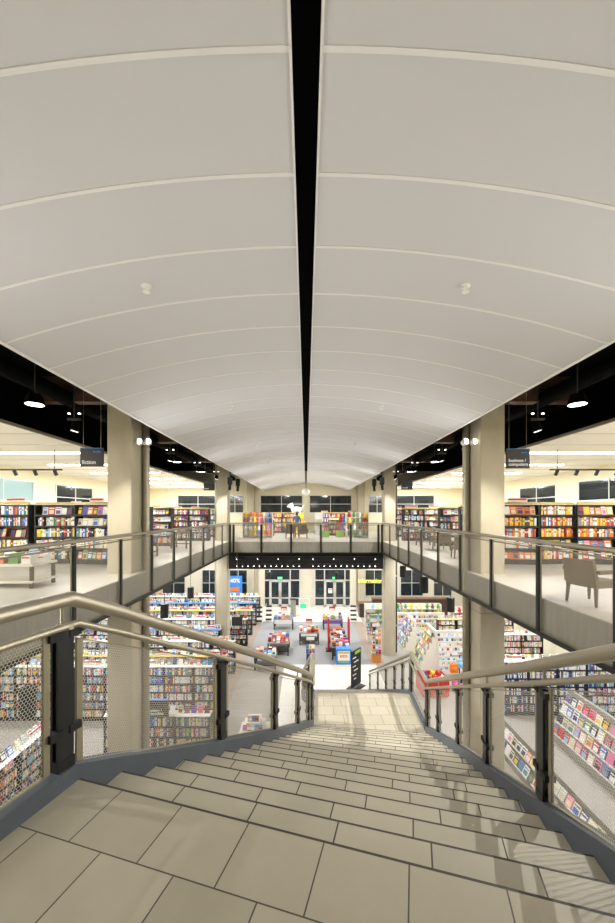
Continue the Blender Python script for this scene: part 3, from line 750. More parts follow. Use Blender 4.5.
# ------------------------------------------------------------------ display tables with books
def table(loc, W, D, label, front=None, H=.78, leg='shelf_black', top='slab_concrete'):
    t = thing('display_table', label, 'table', loc, 0, 'display tables')
    MB().box((0, 0, H-.03), (W, D, .06)).build('tabletop', top, t)
    for sx in (-1, 1):
        for sy in (-1, 1): MB().box((sx*(W/2-.06), sy*(D/2-.06), (H-.06)/2), (.08, .08, H-.06)).build('leg', leg, t)
    if front: MB().box((0, -D/2-.01, H-.2), (W-.16, .015, .26)).build('front_panel', front, t)
    else: MB().box((0, 0, .25), (W-.14, D-.14, .04)).build('under_shelf', leg, t)
    return t
PILES = []
def piles(loc, W, D, H, phrase, n, pal=None):
    for i in range(n):
        cx = -W/2+.14+(i % 5)*(W-.28)/4; cy = -D/2+.16+(i//5)*(D-.32)/max(1, (n-1)//5)
        hgt = random.uniform(.04, .26); ci = pick(pal); st = random.random() < .25
        base = (loc[0]+cx, loc[1]+cy, loc[2]+H)
        if st:
            M = Matrix.Translation(base) @ Matrix.Rotation(-R(18), 4, 'X'); dd = (.2, .03, .28)
        else:
            M = Matrix.Translation(base) @ Matrix.Rotation(R(random.uniform(-8, 8)), 4, 'Z'); dd = (.19, .24, hgt)
        PILES.append(dict(M=M, d=dd, c=ci, a=pick(), face=st, label='%s book pile, %s of %s row on %s' % (PAL[ci][0], ORD[i % 5], ORD[i//5], phrase), group='book piles on '+phrase))
TB = [((-1.65, 27.3, 0), 1.45, 1.0, 'dark legged table with white front labels before the left entrance doors', 'white', 'the left entrance table', None),
      ((1.95, 27.3, 0), 1.45, 1.0, 'dark legged table with purple front before the right entrance doors', 'cover_purple', 'the purple fronted table', None),
      ((.2, 24.2, 0), 1.3, .95, 'table of books in the middle of the grey carpet', None, 'the middle table', [2, 0, 8]),
      ((-1.65, 22.6, 0), 1.3, 1.5, 'pale stepped book table at the left of the grey carpet', None, 'the left carpet table', [0, 2]),
      ((-2.2, 20.2, 0), 1.2, .8, 'low table of red books nearest the left stair rail', None, 'the table by the left stair rail', [2, 0]),
      ((2.0, 22.7, 0), 1.05, 3.0, 'long display table between the red side panels', None, 'the red sided table', [2, 3, 0, 15, 8])]
for loc, W, D, lab, fr, ph, pal in TB:
    table(loc, W, D, lab, fr); piles(loc, W, D, .78, ph, 20 if D < 1.4 else 35, pal)
# little tilted red and white signs above tables
for X, Y, lab in ((-1.65, 27.7, 'left entrance table'), (1.95, 27.7, 'purple fronted table'), (.2, 24.5, 'middle table')):
    t = thing('sign_card', 'small red and white sign card on the '+lab, 'sign', (X, Y, .78))
    MB().cyl((0, 0, 0), (0, 0, .45), .012, 6).build('stem', 'steel', t)
    MB().box((0, 0, .55), (.42, .02, .26), 0, 'red_card').box((0, -.012, .5), (.34, .006, .1), 0, 'white').build('card', None, t)
# red panels
for k, (X, Y) in enumerate(((1.38, 21.5), (2.62, 21.5))):
    t = thing('red_panel', 'tall red upright panel on the %s of the long display table' % ('left' if k == 0 else 'right'), 'panel', (X, Y+1.3, 0))
    MB().box((0, 0, 1.0), (.08, .5, 2.0)).build('board', 'red_card', t); MB().box((0, -.255, 1.0), (.1, .03, 2.0)).build('edge_strip', 'red_card', t); MB().box((0, 0, .03), (.3, .6, .06)).build('foot', 'shelf_black', t)
# poster cube
t = thing('display_bin', 'blue bordered cube with a white and yellow poster at the stair foot', 'display', (2.1, 20.85, 0))
MB().box((0, 0, .43), (.8, .5, .86)).build('bin_body', 'blue_card', t)
MB().box((0, -.256, .5), (.66, .012, .52)).build('poster', 'paper', t)
MB().box((0, -.264, .68), (.6, .006, .1)).build('yellow_band', 'yellow_strip', t)
b = MB()
for i in range(5): b.box((-.24+.12*i, -.264, .16), (.09, .006, .1))
b.build('green_band', 'green_card', t)
txt('KIDS', .2, 'lettering', 'red_card', t, (0, -.266, .42), align='CENTER')
# spinners
def spinner(loc, h, label, base, pal, phrase, W=.5):
    t = thing('spinner_rack', label, 'spinner rack', loc)
    MB().box((0, 0, .22), (W*.9, W*.9, .44)).build('base', base, t); MB().cyl((0, 0, .44), (0, 0, h), .03, 8).build('pole', 'steel', t)
    MB().box((0, 0, h+.06), (W*.9, .03, .16)).build('header', 'white', t)
    n = int((h-.5)/.28)
    for i in range(n):
        MB().box((0, 0, .48+.28*i), (W, W, .02)).build('tray', 'steel', t)
        for j in range(3):
            ci = pick(pal); M = Matrix.Translation((loc[0]-W/3+j*W/3, loc[1]-W/2+.05, .49+.28*i)) @ Matrix.Rotation(-R(10), 4, 'X')
            PILES.append(dict(M=M, d=(W/3.3, .03, .22), c=ci, a=pick(), face=True, label='%s book, %s on the %s tray of %s' % (PAL[ci][0], ORD[j], ORD[n-1-i], phrase), group='books on '+phrase))
spinner((.25, 21.2, 0), 1.2, 'blue spinner rack in front of the middle table', 'cover_navy', [3, 4, 14], 'the blue spinner', .5)
spinner((4.0, 21.1, 0), 2.0, 'spinner rack on an orange box left of the right column', 'orange_wood', [2, 0, 10, 8], 'the orange based spinner', .5)
spinner((4.3, 24.5, 0), 1.9, 'white spinner rack before the information counter', 'white', [0, 10, 3], 'the white spinner', .6)
# easels
for k, (X, Y) in enumerate(((-3.6, 28.6), (-2.9, 29.0), (3.7, 29.0))):
    t = thing('stepped_stand', ['leftmost dark stepped stand by the left entrance doors', 'dark stepped stand beside the left entrance table', 'dark stepped stand beside the purple fronted table'][k], 'stand', (X, Y, 0), 0, 'stepped stands')
    for s in (-1, 1): MB().add([(s*.26, -.3, 0), (s*.26, -.24, 0), (s*.26, .16, 1.35), (s*.26, .1, 1.35), (s*.22, -.3, 0), (s*.22, -.24, 0), (s*.22, .16, 1.35), (s*.22, .1, 1.35)], [(0, 1, 2, 3), (4, 5, 6, 7), (0, 1, 5, 4), (1, 2, 6, 5), (2, 3, 7, 6), (3, 0, 4, 7)]).build('side_rail', 'white', t)
    for i in range(4): MB().box((0, -.22+.1*i, .2+.32*i), (.44, .2, .1)).build('step_board', 'shelf_black', t)
t = thing('easel', 'white frame stand with a green card between the entrance doors', 'stand', (-.15, 30.4, 0))
for s in (-1, 1): MB().box((s*.42, 0, .75), (.05, .05, 1.5)).build('upright', 'white', t)
for z in (.3, 1.45): MB().box((0, 0, z), (.84, .05, .05)).build('crossbar', 'white', t)
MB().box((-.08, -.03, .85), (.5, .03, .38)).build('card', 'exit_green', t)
t = thing('bollard_bin', 'slim grey bin left of the white frame stand', 'bin', (-1.05, 30.3, 0))
MB().box((0, 0, .7), (.42, .35, 1.4)).build('body', 'slab_concrete', t); MB().box((0, 0, 1.43), (.46, .39, .06)).build('lid', 'shelf_black', t)
# menu-like floor sign at the stair foot
t = thing('floor_sign', 'tall black directory sign standing at the foot of the stairs', 'sign', (2.42, 17.9, 0), R(51))
MB().box((0, 0, .02), (.9, .55, .04)).build('base_plate', 'shelf_black', t)
MB().box((0, 0, .98), (.85, .05, 1.72)).build('board', 'black', t)
MB().box((.1, -.03, 1.72), (.5, .01, .14)).build('green_heading', 'green_card', t)
for i, w_ in enumerate((.3, .42, .26, .36, .3, .2)): MB().box((-.34+w_/2+(.1 if i % 2 else 0), -.03, 1.5-.2*i), (w_, .008, .05)).build('text_line', 'white', t)
# red bin and toy bag
t = thing('dump_bin', 'red bargain bin heaped with toys beside the landing rail', 'bin', (5.9, 17.3, 0))
for a, c, d in (((-.6, 0, .5), (.03, 1.0, .75), 0), ((.6, 0, .5), (.03, 1.0, .75), 0), ((0, -.5, .5), (1.2, .03, .75), 0), ((0, .5, .5), (1.2, .03, .75), 0)): MB().box(a, c).build('side', 'red_card', t)
MB().box((0, 0, .1), (1.14, .94, .06)).build('bottom', 'red_card', t)
t = thing('bag_stand', 'stand hung with orange, blue and black bags beside the red bin', 'stand', (7.3, 17.6, 0))
MB().cyl((0, 0, 0), (0, 0, 1.7), .03, 8).build('pole', 'shelf_black', t); MB().cyl((0, 0, 0), (0, 0, .04), .35, 16).build('base', 'shelf_black', t)
MB().cyl((-.45, 0, 1.65), (.45, 0, 1.65), .02, 8).build('crossbar', 'shelf_black', t)
bagm = {}
for k, (dx, z, cc) in enumerate(((-.35, .95, 'orange'), (0, 1.15, 'skyblue'), (.3, 1.1, 'blue'), (.1, .45, 'black'), (-.25, .2, 'pink'), (.38, .5, 'red'))):
    b = MB().box((0, 0, .2), (.34, .16, .4)); b.ball((0, -.08, .18), .12, 8, 6, (1.1, .6, 1)); b.tube([(-.08, 0, .4), (0, 0, .52), (.08, 0, .4)], .012, 6)
    o = b.build('bag', 'cover_'+cc); o.location = (7.3+dx, 17.6-.2+.06*(k % 2), z); tag(o, '%s bag hanging on the stand beside the red bin' % cc, 'bag', 'bags on the stand')
# toys on shelves, right
TOYM = {}
def toy_mesh(c):
    if c not in TOYM:
        b = MB().ball((0, 0, .13), .12, 10, 7, (1, .9, 1.1)); b.ball((0, -.02, .3), .09, 10, 7)
        for s in (-1, 1): b.ball((s*.07, 0, .38), .032, 8, 5); b.ball((s*.11, -.03, .17), .04, 8, 5, (1, 1, 1.6)); b.ball((s*.07, -.1, .05), .045, 8, 5, (1, 1.5, 1))
        b.ball((0, -.1, .28), .035, 8, 5)
        TOYM[c] = b.mesh('soft_toy', 'cover_'+c, True)
    return TOYM[c]
def toy_shelf(loc, W, label, phrase, cols, n, tiers=4, rz=0):
    t = thing('toy_shelf', label, 'shelf unit', loc, rz)
    for s in (-1, 1): MB().box((s*W/2, 0, .85), (.04, .5, 1.7)).build('side_panel', 'offwhite', t)
    MB().box((0, .24, .85), (W, .03, 1.7)).build('back_panel', 'offwhite', t)
    per = n//tiers
    for i in range(tiers):
        z = .1+.42*i; MB().box((0, 0, z), (W, .5, .03)).build('shelf', 'offwhite', t)
        for j in range(per):
            c = random.choice(cols); o = put('soft_toy', toy_mesh(c), None, (loc[0]-W/2+.2+j*(W-.4)/(per-1), loc[1]-.12+random.uniform(-.04, .04), loc[2]+z+.018), random.uniform(-.4, .4))
            o.scale = [random.uniform(.8, .98)]*3
            tag(o, '%s soft toy, %s from the left on the %s shelf of %s' % (c, ORD[j], ORD[tiers-1-i], phrase), 'soft toy', 'soft toys on '+phrase)
toy_shelf((5.7, 27.6, 0), 2.6, 'pale shelf unit of soft toys left of the ceiling pendants', 'the left toy unit', ['white', 'cream', 'skyblue', 'green', 'brown'], 28)
toy_shelf((8.6, 27.6, 0), 2.8, 'pale shelf unit of toys in front of the brown counter', 'the middle toy unit', ['white', 'cream', 'yellow', 'green', 'brown'], 28)
toy_shelf((11.4, 26.6, 0), 2.2, 'pale shelf unit of pink and white toys at the right', 'the right toy unit', ['pink', 'white', 'pink', 'cream', 'red'], 20)
for k, (dx, dy, c) in enumerate(((-.4, -.25, 'blue'), (0, -.2, 'red'), (.38, -.25, 'white'), (-.3, .2, 'purple'), (.1, .22, 'yellow'), (.4, .2, 'red'))):
    o = put('soft_toy', toy_mesh(c), None, (5.9+dx, 17.3+dy, .5), .7*k); o.scale = (1.2,)*3
    tag(o, '%s soft toy, %s, heaped in the red bin' % (c, ['front left', 'front middle', 'front right', 'back left', 'back middle', 'back right'][k]), 'soft toy', 'toys in the red bin')
    MB().box((0, 0, 0), (.01, .01, .01))
MB().box((0, 0, .49), (1.1, .9, .03)).build('filling_board', 'offwhite', [o for o in COL.objects if o.name.startswith('dump_bin')][0])
t = thing('service_counter', 'long dark brown counter behind the soft toy shelves', 'counter', (8.6, 30.2, 0))
MB().box((0, 0, .75), (6.4, .5, 1.5)).build('counter_front', 'wood_dark', t); MB().box((0, 0, 1.53), (6.5, .6, .06)).build('counter_top', 'wood_brown', t)
t = thing('information_counter', 'dark information desk below the yellow green sign', 'counter', (5.3, 30.4, 0))
MB().box((0, 0, .55), (1.9, .7, 1.1)).build('counter_front', 'wood_dark', t); MB().box((0, 0, 1.12), (2.0, .8, .05)).build('counter_top', 'wood_brown', t)
t = thing('information_sign', 'yellow green lettered information sign right of the entrance doors', 'sign', (5.6, 32.2, 2.45))
MB().box((0, .05, .12), (2.3, .03, .03)).build('mounting_bar', 'steel', t); txt('information', .46, 'lettering', 'info_yellow', t, (0, 0, 0), align='CENTER', ext=.02)
for s in (-1, 1): MB().cyl((s*1.0, .05, .12), (s*1.0, .05, 3.7), .008, 6).build('hanger', 'steel', t)
# sale poster behind the left column
t = thing('sale_poster', 'blue sale poster with white figures on the left shop window', 'poster', (-6.25, 32.6, 1.15))
MB().box((0, 0, .85), (1.25, .04, 1.9)).build('board', 'blue_card', t)
txt('40%', .52, 'lettering', 'white', t, (0, -.025, 1.2), align='CENTER'); MB().box((0, -.025, .62), (.8, .01, .34)).build('picture', 'cover_orange', t); MB().box((0, -.025, .2), (1.0, .01, .22)).build('caption_strip', 'white', t)
for s in (-1, 1): MB().box((s*.5, .04, -.5), (.05, .05, 1.2)).build('leg', 'steel', t)
# ------------------------------------------------------------------ hanging signs
def hang_sign(loc, W, H, label, lines, ceil, small=None, size=.16, rz=0):
    t = thing('hanging_sign', label, 'sign', loc, rz, 'hanging category signs')
    MB().box((0, 0, H/2), (W, .05, H)).build('board', 'shelf_black', t)
    if lines: txt(lines, size, 'lettering', 'white', t, (-W/2+.05, -.028, .07+(.14 if '\n' in lines else 0)*size/.16), align='LEFT')
    if small: txt(small, size*.55, 'small_lettering', 'blue_card', t, (W/2-.06, -.028, H-.12), align='RIGHT')
    MB().box((0, -.02, H-.005), (W, .02, .012)).build('blue_edge', 'blue_card', t)
    for s in (-1, 1): MB().cyl((s*W*.38, 0, H), (s*W*.38, 0, ceil-loc[2]), .006, 6).build('hanger', 'steel', t)
hang_sign((-5.78, 10.0, 9.68), .62, .5, 'black sign reading fiction left of the near left column', 'fiction', 12.3, 'books', .15)
hang_sign((5.72, 10.0, 9.63), .62, .53, 'black sign reading business computers right of the near right column', 'business /\ncomputers', 12.3, 'books', .12)
hang_sign((-5.75, 22.0, 9.8), .66, .52, 'black sign left of the far left corner column', 'teen', 12.3, 'books', .14)
hang_sign((6.0, 22.0, 9.85), .66, .5, 'black sign right of the far right corner column', 'travel', 12.3, 'books', .14)
t = thing('floor_category_sign', 'grey sign reading mystery true crime on the nearest low bookcases', 'sign', (-4.95, 12.35, 1.62))
MB().box((0, 0, .3), (.72, .06, .56)).build('board', 'shelf_black', t); MB().box((0, 0, .585), (.72, .08, .02)).build('blue_edge', 'blue_card', t)
txt('mystery /\ntrue crime', .12, 'lettering', 'white', t, (-.31, -.033, .2)); MB().box((-.38, 0, .25), (.03, .08, .4)).build('bracket', 'white', t)
t = thing('floor_category_sign', 'blank dark sign beside the far left corner column on the ground floor', 'sign', (-3.95, 21.2, 1.95))
MB().box((0, 0, .3), (.6, .05, .5)).build('board', 'shelf_black', t); MB().box((-.33, 0, .2), (.05, .08, .4)).build('bracket', 'white', t); MB().cyl((0, 0, .5), (0, 0, 4.2), .008, 6).build('hanger', 'steel', t)
# ------------------------------------------------------------------ pendants under the ground ceiling
PEND = None
for k, (px_, py0, py1, Y) in enumerate(((269, 572, 579, 26.5), (336.7, 572, 579, 26.5), (190.6, 587, 598, 18.5), (164.5, 603.5, 617.5, 14.5), (403, 566, 577, 19.0), (424, 577.5, 592.5, 14.8), (450.6, 597.5, 611.5, 13.6), (27.5, 688, 715, 7.4))):
    p = px(px_, py0, Y); q_ = px(px_, py1, Y); h = p.z-q_.z
    t = thing('pendant_lamp', ['black drum pendant before the left entrance doors', 'black drum pendant before the right entrance doors', 'black drum pendant left of the far left column', 'larger black drum pendant over the left bookcases', 'black drum pendant right of the far right column',
              'black drum pendant over the card displays', 'black drum pendant left of the near right column', 'black drum pendant seen through the near left mesh panel'][k], 'pendant lamp', (p.x, p.y, p.z), 0, 'black pendant lamps')
    r = h*.28
    b = MB().cyl((0, 0, 0), (0, 0, -h), r, 18); b.build('shade', 'black', t, True); MB().cyl((0, 0, 0), (0, 0, max(.1, 6.1-p.z)), .012, 6).build('cord', 'shelf_black', t); MB().cyl((0, 0, -h-.005), (0, 0, -h+.0), r*.8, 16).build('diffuser', 'small_lamp', t)
# track with tiny spots under the far balcony
for k, (z, Yt) in enumerate(((5.92, VY+.05), (5.5, VY+.05))):
    for s in (-1, 1):
        t = thing('light_track', '%s black light track on the %s half of the far bulkhead' % ('upper' if k == 0 else 'lower', 'left' if s < 0 else 'right'), 'light track', (s*2.2, Yt, z))
        MB().box((0, 0, 0), (4.0, .05, .04)).build('rail', 'shelf_black', t)
        for i in range(12 if k else 4):
            xx = -1.8+i*(3.6/(11 if k else 3)); sp = MB().cyl((xx, 0, -.02), (xx, -.06, -.12), .035, 8).build('spot_head', 'shelf_black', t)
            MB().cyl((xx, -.06, -.12), (xx, -.063, -.126), .028, 8).build('bulb', 'lamp', sp)
# ------------------------------------------------------------------ lamps in the dark recess
for s, nm in ((-1, 'left'), (1, 'right')):
    for k, Y in enumerate((7.5, 12.5, 15.8, 19.5)):
        t = thing('downlight', '%s round downlight from the stairs in the %s dark recess' % (ORD[k], nm), 'downlight', (s*5.5, Y, 10.62), 0, 'downlights in the dark recess')
        MB().cyl((0, 0, 0), (0, 0, .2), .19, 20, .12).build('housing', 'matte_black', t, True); MB().cyl((0, 0, -.004), (0, 0, .0), .16, 20).build('lens', 'lamp', t); MB().cyl((0, 0, .2), (0, 0, 1.7), .012, 6).build('stem', 'shelf_black', t)
    for k, Y in enumerate((8.7, 13.6, 17, 20.6)):
        t = thing('spot_lamp', '%s black spot lamp from the stairs hanging in the %s dark recess' % (ORD[k], nm), 'spot lamp', (s*(5.0 if k else 5.45), Y, 10.35), 0, 'spot lamps in the dark recess')
        MB().cyl((0, 0, .0), (-s*.05, 0, .22), .10, 14, .08).build('head', 'matte_black', t, True); MB().cyl((s*.002, 0, -.006), (0, 0, .0), .085, 14).build('lens', 'small_lamp', t)
        MB().cyl((0, 0, .22), (0, 0, 1.96), .012, 6).build('stem', 'shelf_black', t); MB().box((0, 0, .28), (.3, .05, .05)).build('yoke', 'shelf_black', t)
        for dx in (-.12, .12): MB().cyl((dx, 0, .42), (dx, 0, .40), .03, 8).build('bulb', 'small_lamp', t)
    # twin white floods on near columns
    t = thing('flood_lamp', 'white twin flood lamp on the near %s column' % nm, 'flood lamp', (s*4.4, 10.1, 10.33))
    MB().box((0, 0, 0), (.12, .08, .06)).build('bracket', 'white', t)
    for dx in (-.12, .12): MB().cyl((dx, -.02, .0), (dx+.02, -.14, .03), .075, 12, .09).build('lamp_head', 'white', t, True); MB().cyl((dx+.02, -.141, .03), (dx+.02, -.145, .031), .08, 12).build('lens', 'small_lamp', t)
    for k, (Y, xx) in enumerate(((20.2, 4.15), (21.2, 3.9))):
        t = thing('track_spot', '%s black spot hanging before the far corner column on the %s' % (ORD[k], nm), 'spot lamp', (s*xx, Y, 10.0))
        MB().box((0, 0, .2), (.22, .22, .4)).build('gear_box', 'black', t); MB().cyl((0, 0, 0), (0, -.1, -.28), .08, 10).build('head', 'black', t, True); MB().cyl((0, 0, .4), (0, 0, 2.32), .02, 6).build('stem', 'black', t)
    # light tracks below the white ceilings
    for k, (Y, xa, xb) in enumerate(((9.6, 8.7, 12.2), (13.2, 8.7, 11.4))):
        t = thing('light_track', '%s black light track below the white %s ceiling' % ('near' if k == 0 else 'far', nm), 'light track', (s*(xa+xb)/2, Y, 9.98))
        MB().box((0, 0, 0), (xb-xa, .05, .05)).build('rail', 'shelf_black', t)
        for e_ in (-1, 1): MB().cyl((e_*(xb-xa)*.4, 0, 0), (e_*(xb-xa)*.4, 0, .72), .01, 6).build('hanger', 'shelf_black', t)
        for i in range(4):
            xx = -(xb-xa)*.4+i*(xb-xa)*.8/3; sp = MB().cyl((xx, 0, -.03), (xx, .1, -.18), .06, 10).build('spot_head', 'shelf_black', t); MB().cyl((xx, .1, -.18), (xx, .102, -.184), .05, 10).build('bulb', 'small_lamp', sp)
# pendant at the far end of the canopy gap
t = thing('pendant_lamp', 'white dome pendant on a long rod at the far end of the canopy', 'pendant lamp', (0, 27.5, 9.95))
MB().cyl((0, 0, .38), (0, 0, 2.35), .02, 6).build('rod', 'wood_dark', t); b = MB().ball((0, 0, .1), .3, 14, 8, (1, 1, .8)); b.build('dome', 'white', t, True); MB().cyl((0, 0, -.35), (0, 0, -.1), .04, 8).build('pull', 'steel', t)

# ------------------------------------------------------------------ upstairs furniture
def armchair(loc, rz, label, m='wicker', H=.9):
    t = thing('armchair', label, 'chair', loc, rz, 'upper floor chairs')
    MB().box((0, 0, .38), (.56, .56, .12)).build('seat', m, t)
    b = MB(); b.add([(-.29, .22, .38), (.29, .22, .38), (.29, .3, .38), (-.29, .3, .38), (-.27, .3, H), (.27, .3, H), (.27, .36, H), (-.27, .36, H)], [(0, 1, 2, 3), (4, 5, 6, 7), (0, 1, 5, 4), (1, 2, 6, 5), (2, 3, 7, 6), (3, 0, 4, 7)]); b.build('backrest', m, t)
    for s in (-1, 1):
        b = MB().box((s*.31, 0, .6), (.07, .56, .06)); b.box((s*.31, -.24, .48), (.06, .06, .24)); b.build('armrest', m, t)
        for y in (-.25, .25): MB().cyl((s*.25, y, .33), (s*.27, y*1.08, 0), .035, 8, .022).build('leg', m, t)
    return t
armchair((5.15, 6.65, MZ), R(105), 'woven grey brown armchair close behind the right balcony rail', H=.8)
armchair((5.6, 13.4, MZ), R(170), 'woven armchair second along the right balcony')
armchair((6.0, 16.4, MZ), R(190), 'woven armchair third along the right balcony')
armchair((-1.05, 24.2, MZ), R(185), 'dark armchair left of the two behind the far balcony', 'wood_dark', .95)
armchair((-.2, 24.2, MZ), R(178), 'dark armchair right of the two behind the far balcony', 'wood_dark', .95)
def cafe_table(loc, label, H=.74, W=.8):
    t = thing('wooden_table', label, 'table', loc)
    MB().box((0, 0, H-.02), (W, W, .04)).build('tabletop', 'wicker', t)
    for sx in (-1, 1):
        for sy in (-1, 1): MB().box((sx*(W/2-.05), sy*(W/2-.05), (H-.04)/2), (.06, .06, H-.04)).build('leg', 'wicker', t)
    b = MB()
    for sx in (-1, 1): b.box((sx*(W/2-.05), 0, .2), (.03, W-.1, .04))
    b.box((0, 0, .2), (W-.1, .03, .04)); b.build('stretcher', 'wicker', t)
cafe_table((-6.1, 13.6, MZ), 'wooden table behind the left balcony rail beyond the column', .76, 1.0)
cafe_table((-5.9, 17.5, MZ), 'second wooden table along the left balcony', .76, .8)
cafe_table((6.0, 18.6, MZ), 'wooden table along the right balcony beyond the armchairs', .74, .8)
t = thing('low_table', 'low pale book table on dark legs at the left edge of the upper floor', 'table', (-6.6, 8.3, MZ))
MB().box((0, 0, .5), (1.5, .8, .05)).build('tabletop', 'offwhite', t); MB().box((0, 0, .14), (1.5, .8, .05)).build('under_shelf', 'offwhite', t)
for sx in (-1, 1):
    for sy in (-1, 1): MB().box((sx*.7, sy*.34, .25), (.06, .06, .5)).build('leg', 'wood_dark', t)
piles((-6.6, 8.3, MZ), 1.4, .75, .525, 'the low upper table', 10, [2, 8, 0])
for k, (x_, m_) in enumerate(((1.5, 'green_card'), (2.1, 'red_card'))):
    o = MB().box((0, 0, .22), (.5, .4, .44)).build('toy_box', None or ('green_card')); o.location = (1.35+k*1.0, 25.6, MZ); tag(o, '%s green toy box behind the far balcony rail' % ('left' if k == 0 else 'right'), 'box', 'green toy boxes')
# tall white display, red slat stands
t = thing('display_stand', 'tall white display stand right of the pendant lamp', 'stand', (.95, 27.6, MZ))
MB().box((0, .1, .85), (.6, .08, 1.7)).build('back_board', 'white', t); MB().box((0, -.05, .1), (.6, .4, .2)).build('base', 'white', t)
for z in (.5, .85, 1.2): MB().box((0, -.02, z), (.56, .22, .03)).build('shelf', 'white', t)
for k, x_ in enumerate((2.25, 2.85)):
    t = thing('leaning_panel', '%s red and blue slanted display panel behind the far balcony' % ('left' if k == 0 else 'right'), 'panel', (x_, 26.2, MZ))
    MB().add([(-.2, -.1, 0), (.15, -.1, 0), (.4, 0, 1.45), (.15, 0, 1.45), (-.2, -.04, 0), (.15, -.04, 0), (.4, .06, 1.45), (.15, .06, 1.45)], [(0, 1, 2, 3), (4, 5, 6, 7), (0, 1, 5, 4), (1, 2, 6, 5), (2, 3, 7, 6), (3, 0, 4, 7)]).build('board', 'red_card', t)
    MB().add([(.16, -.1, 0), (.3, -.1, 0), (.55, 0, 1.45), (.41, 0, 1.45), (.16, -.04, 0), (.3, -.04, 0), (.55, .06, 1.45), (.41, .06, 1.45)], [(0, 1, 2, 3), (4, 5, 6, 7), (0, 1, 5, 4), (1, 2, 6, 5), (2, 3, 7, 6), (3, 0, 4, 7)]).build('blue_edge', 'blue_card', t)
toy_shelf((-3.3, 25.4, MZ), 2.0, 'pale toy shelf unit behind the left of the far balcony', 'the left upper toys', ['yellow', 'white', 'orange', 'pink', 'blue'], 24)
toy_shelf((3.5, 25.4, MZ), 1.5, 'pale toy shelf unit behind the right of the far balcony', 'the right upper toys', ['yellow', 'white', 'red', 'green', 'brown'], 16)
# yellow giant plush with white toy dog on top
o = MB(); o.ball((0, 0, .55), .5, 14, 10, (1, .8, 1.1)); o.ball((0, -.02, 1.3), .4, 14, 10, (1, .9, .9))
for s in (-1, 1): o.ball((s*.45, -.1, .75), .16, 10, 7, (1, 1, 1.9)); o.ball((s*.25, -.3, .12), .2, 10, 7, (1, 1.4, .7)); o.ball((s*.26, 0, 1.62), .12, 8, 6)
PY = thing('plush_figure', 'large yellow plush figure left of the pendant lamp', 'plush toy', (-.55, 29.2, MZ))
o.build('body', 'plush_yellow', PY, True)
b = MB(); b.ball((0, 0, .25), .3, 12, 8, (1.5, .8, .75)); b.ball((-.42, 0, .52), .2, 12, 8); b.ball((-.62, -.02, .47), .1, 10, 6, (1.3, .9, .8)); b.ball((-.36, .1, .66), .08, 8, 6, (.7, .6, 1.5))
for x_ in (-.3, .3):
    for s in (-1, 1): b.cyl((x_, s*.12, .2), (x_, s*.12, -.0), .07, 8)
b.cyl((.42, 0, .35), (.62, 0, .6), .05, 8, .03)
o = b.build('plush_dog', 'plush_white', None, True); o.location = (-.75, 29.2, MZ+1.72); tag(o, 'white plush dog standing on the large yellow figure', 'plush toy')
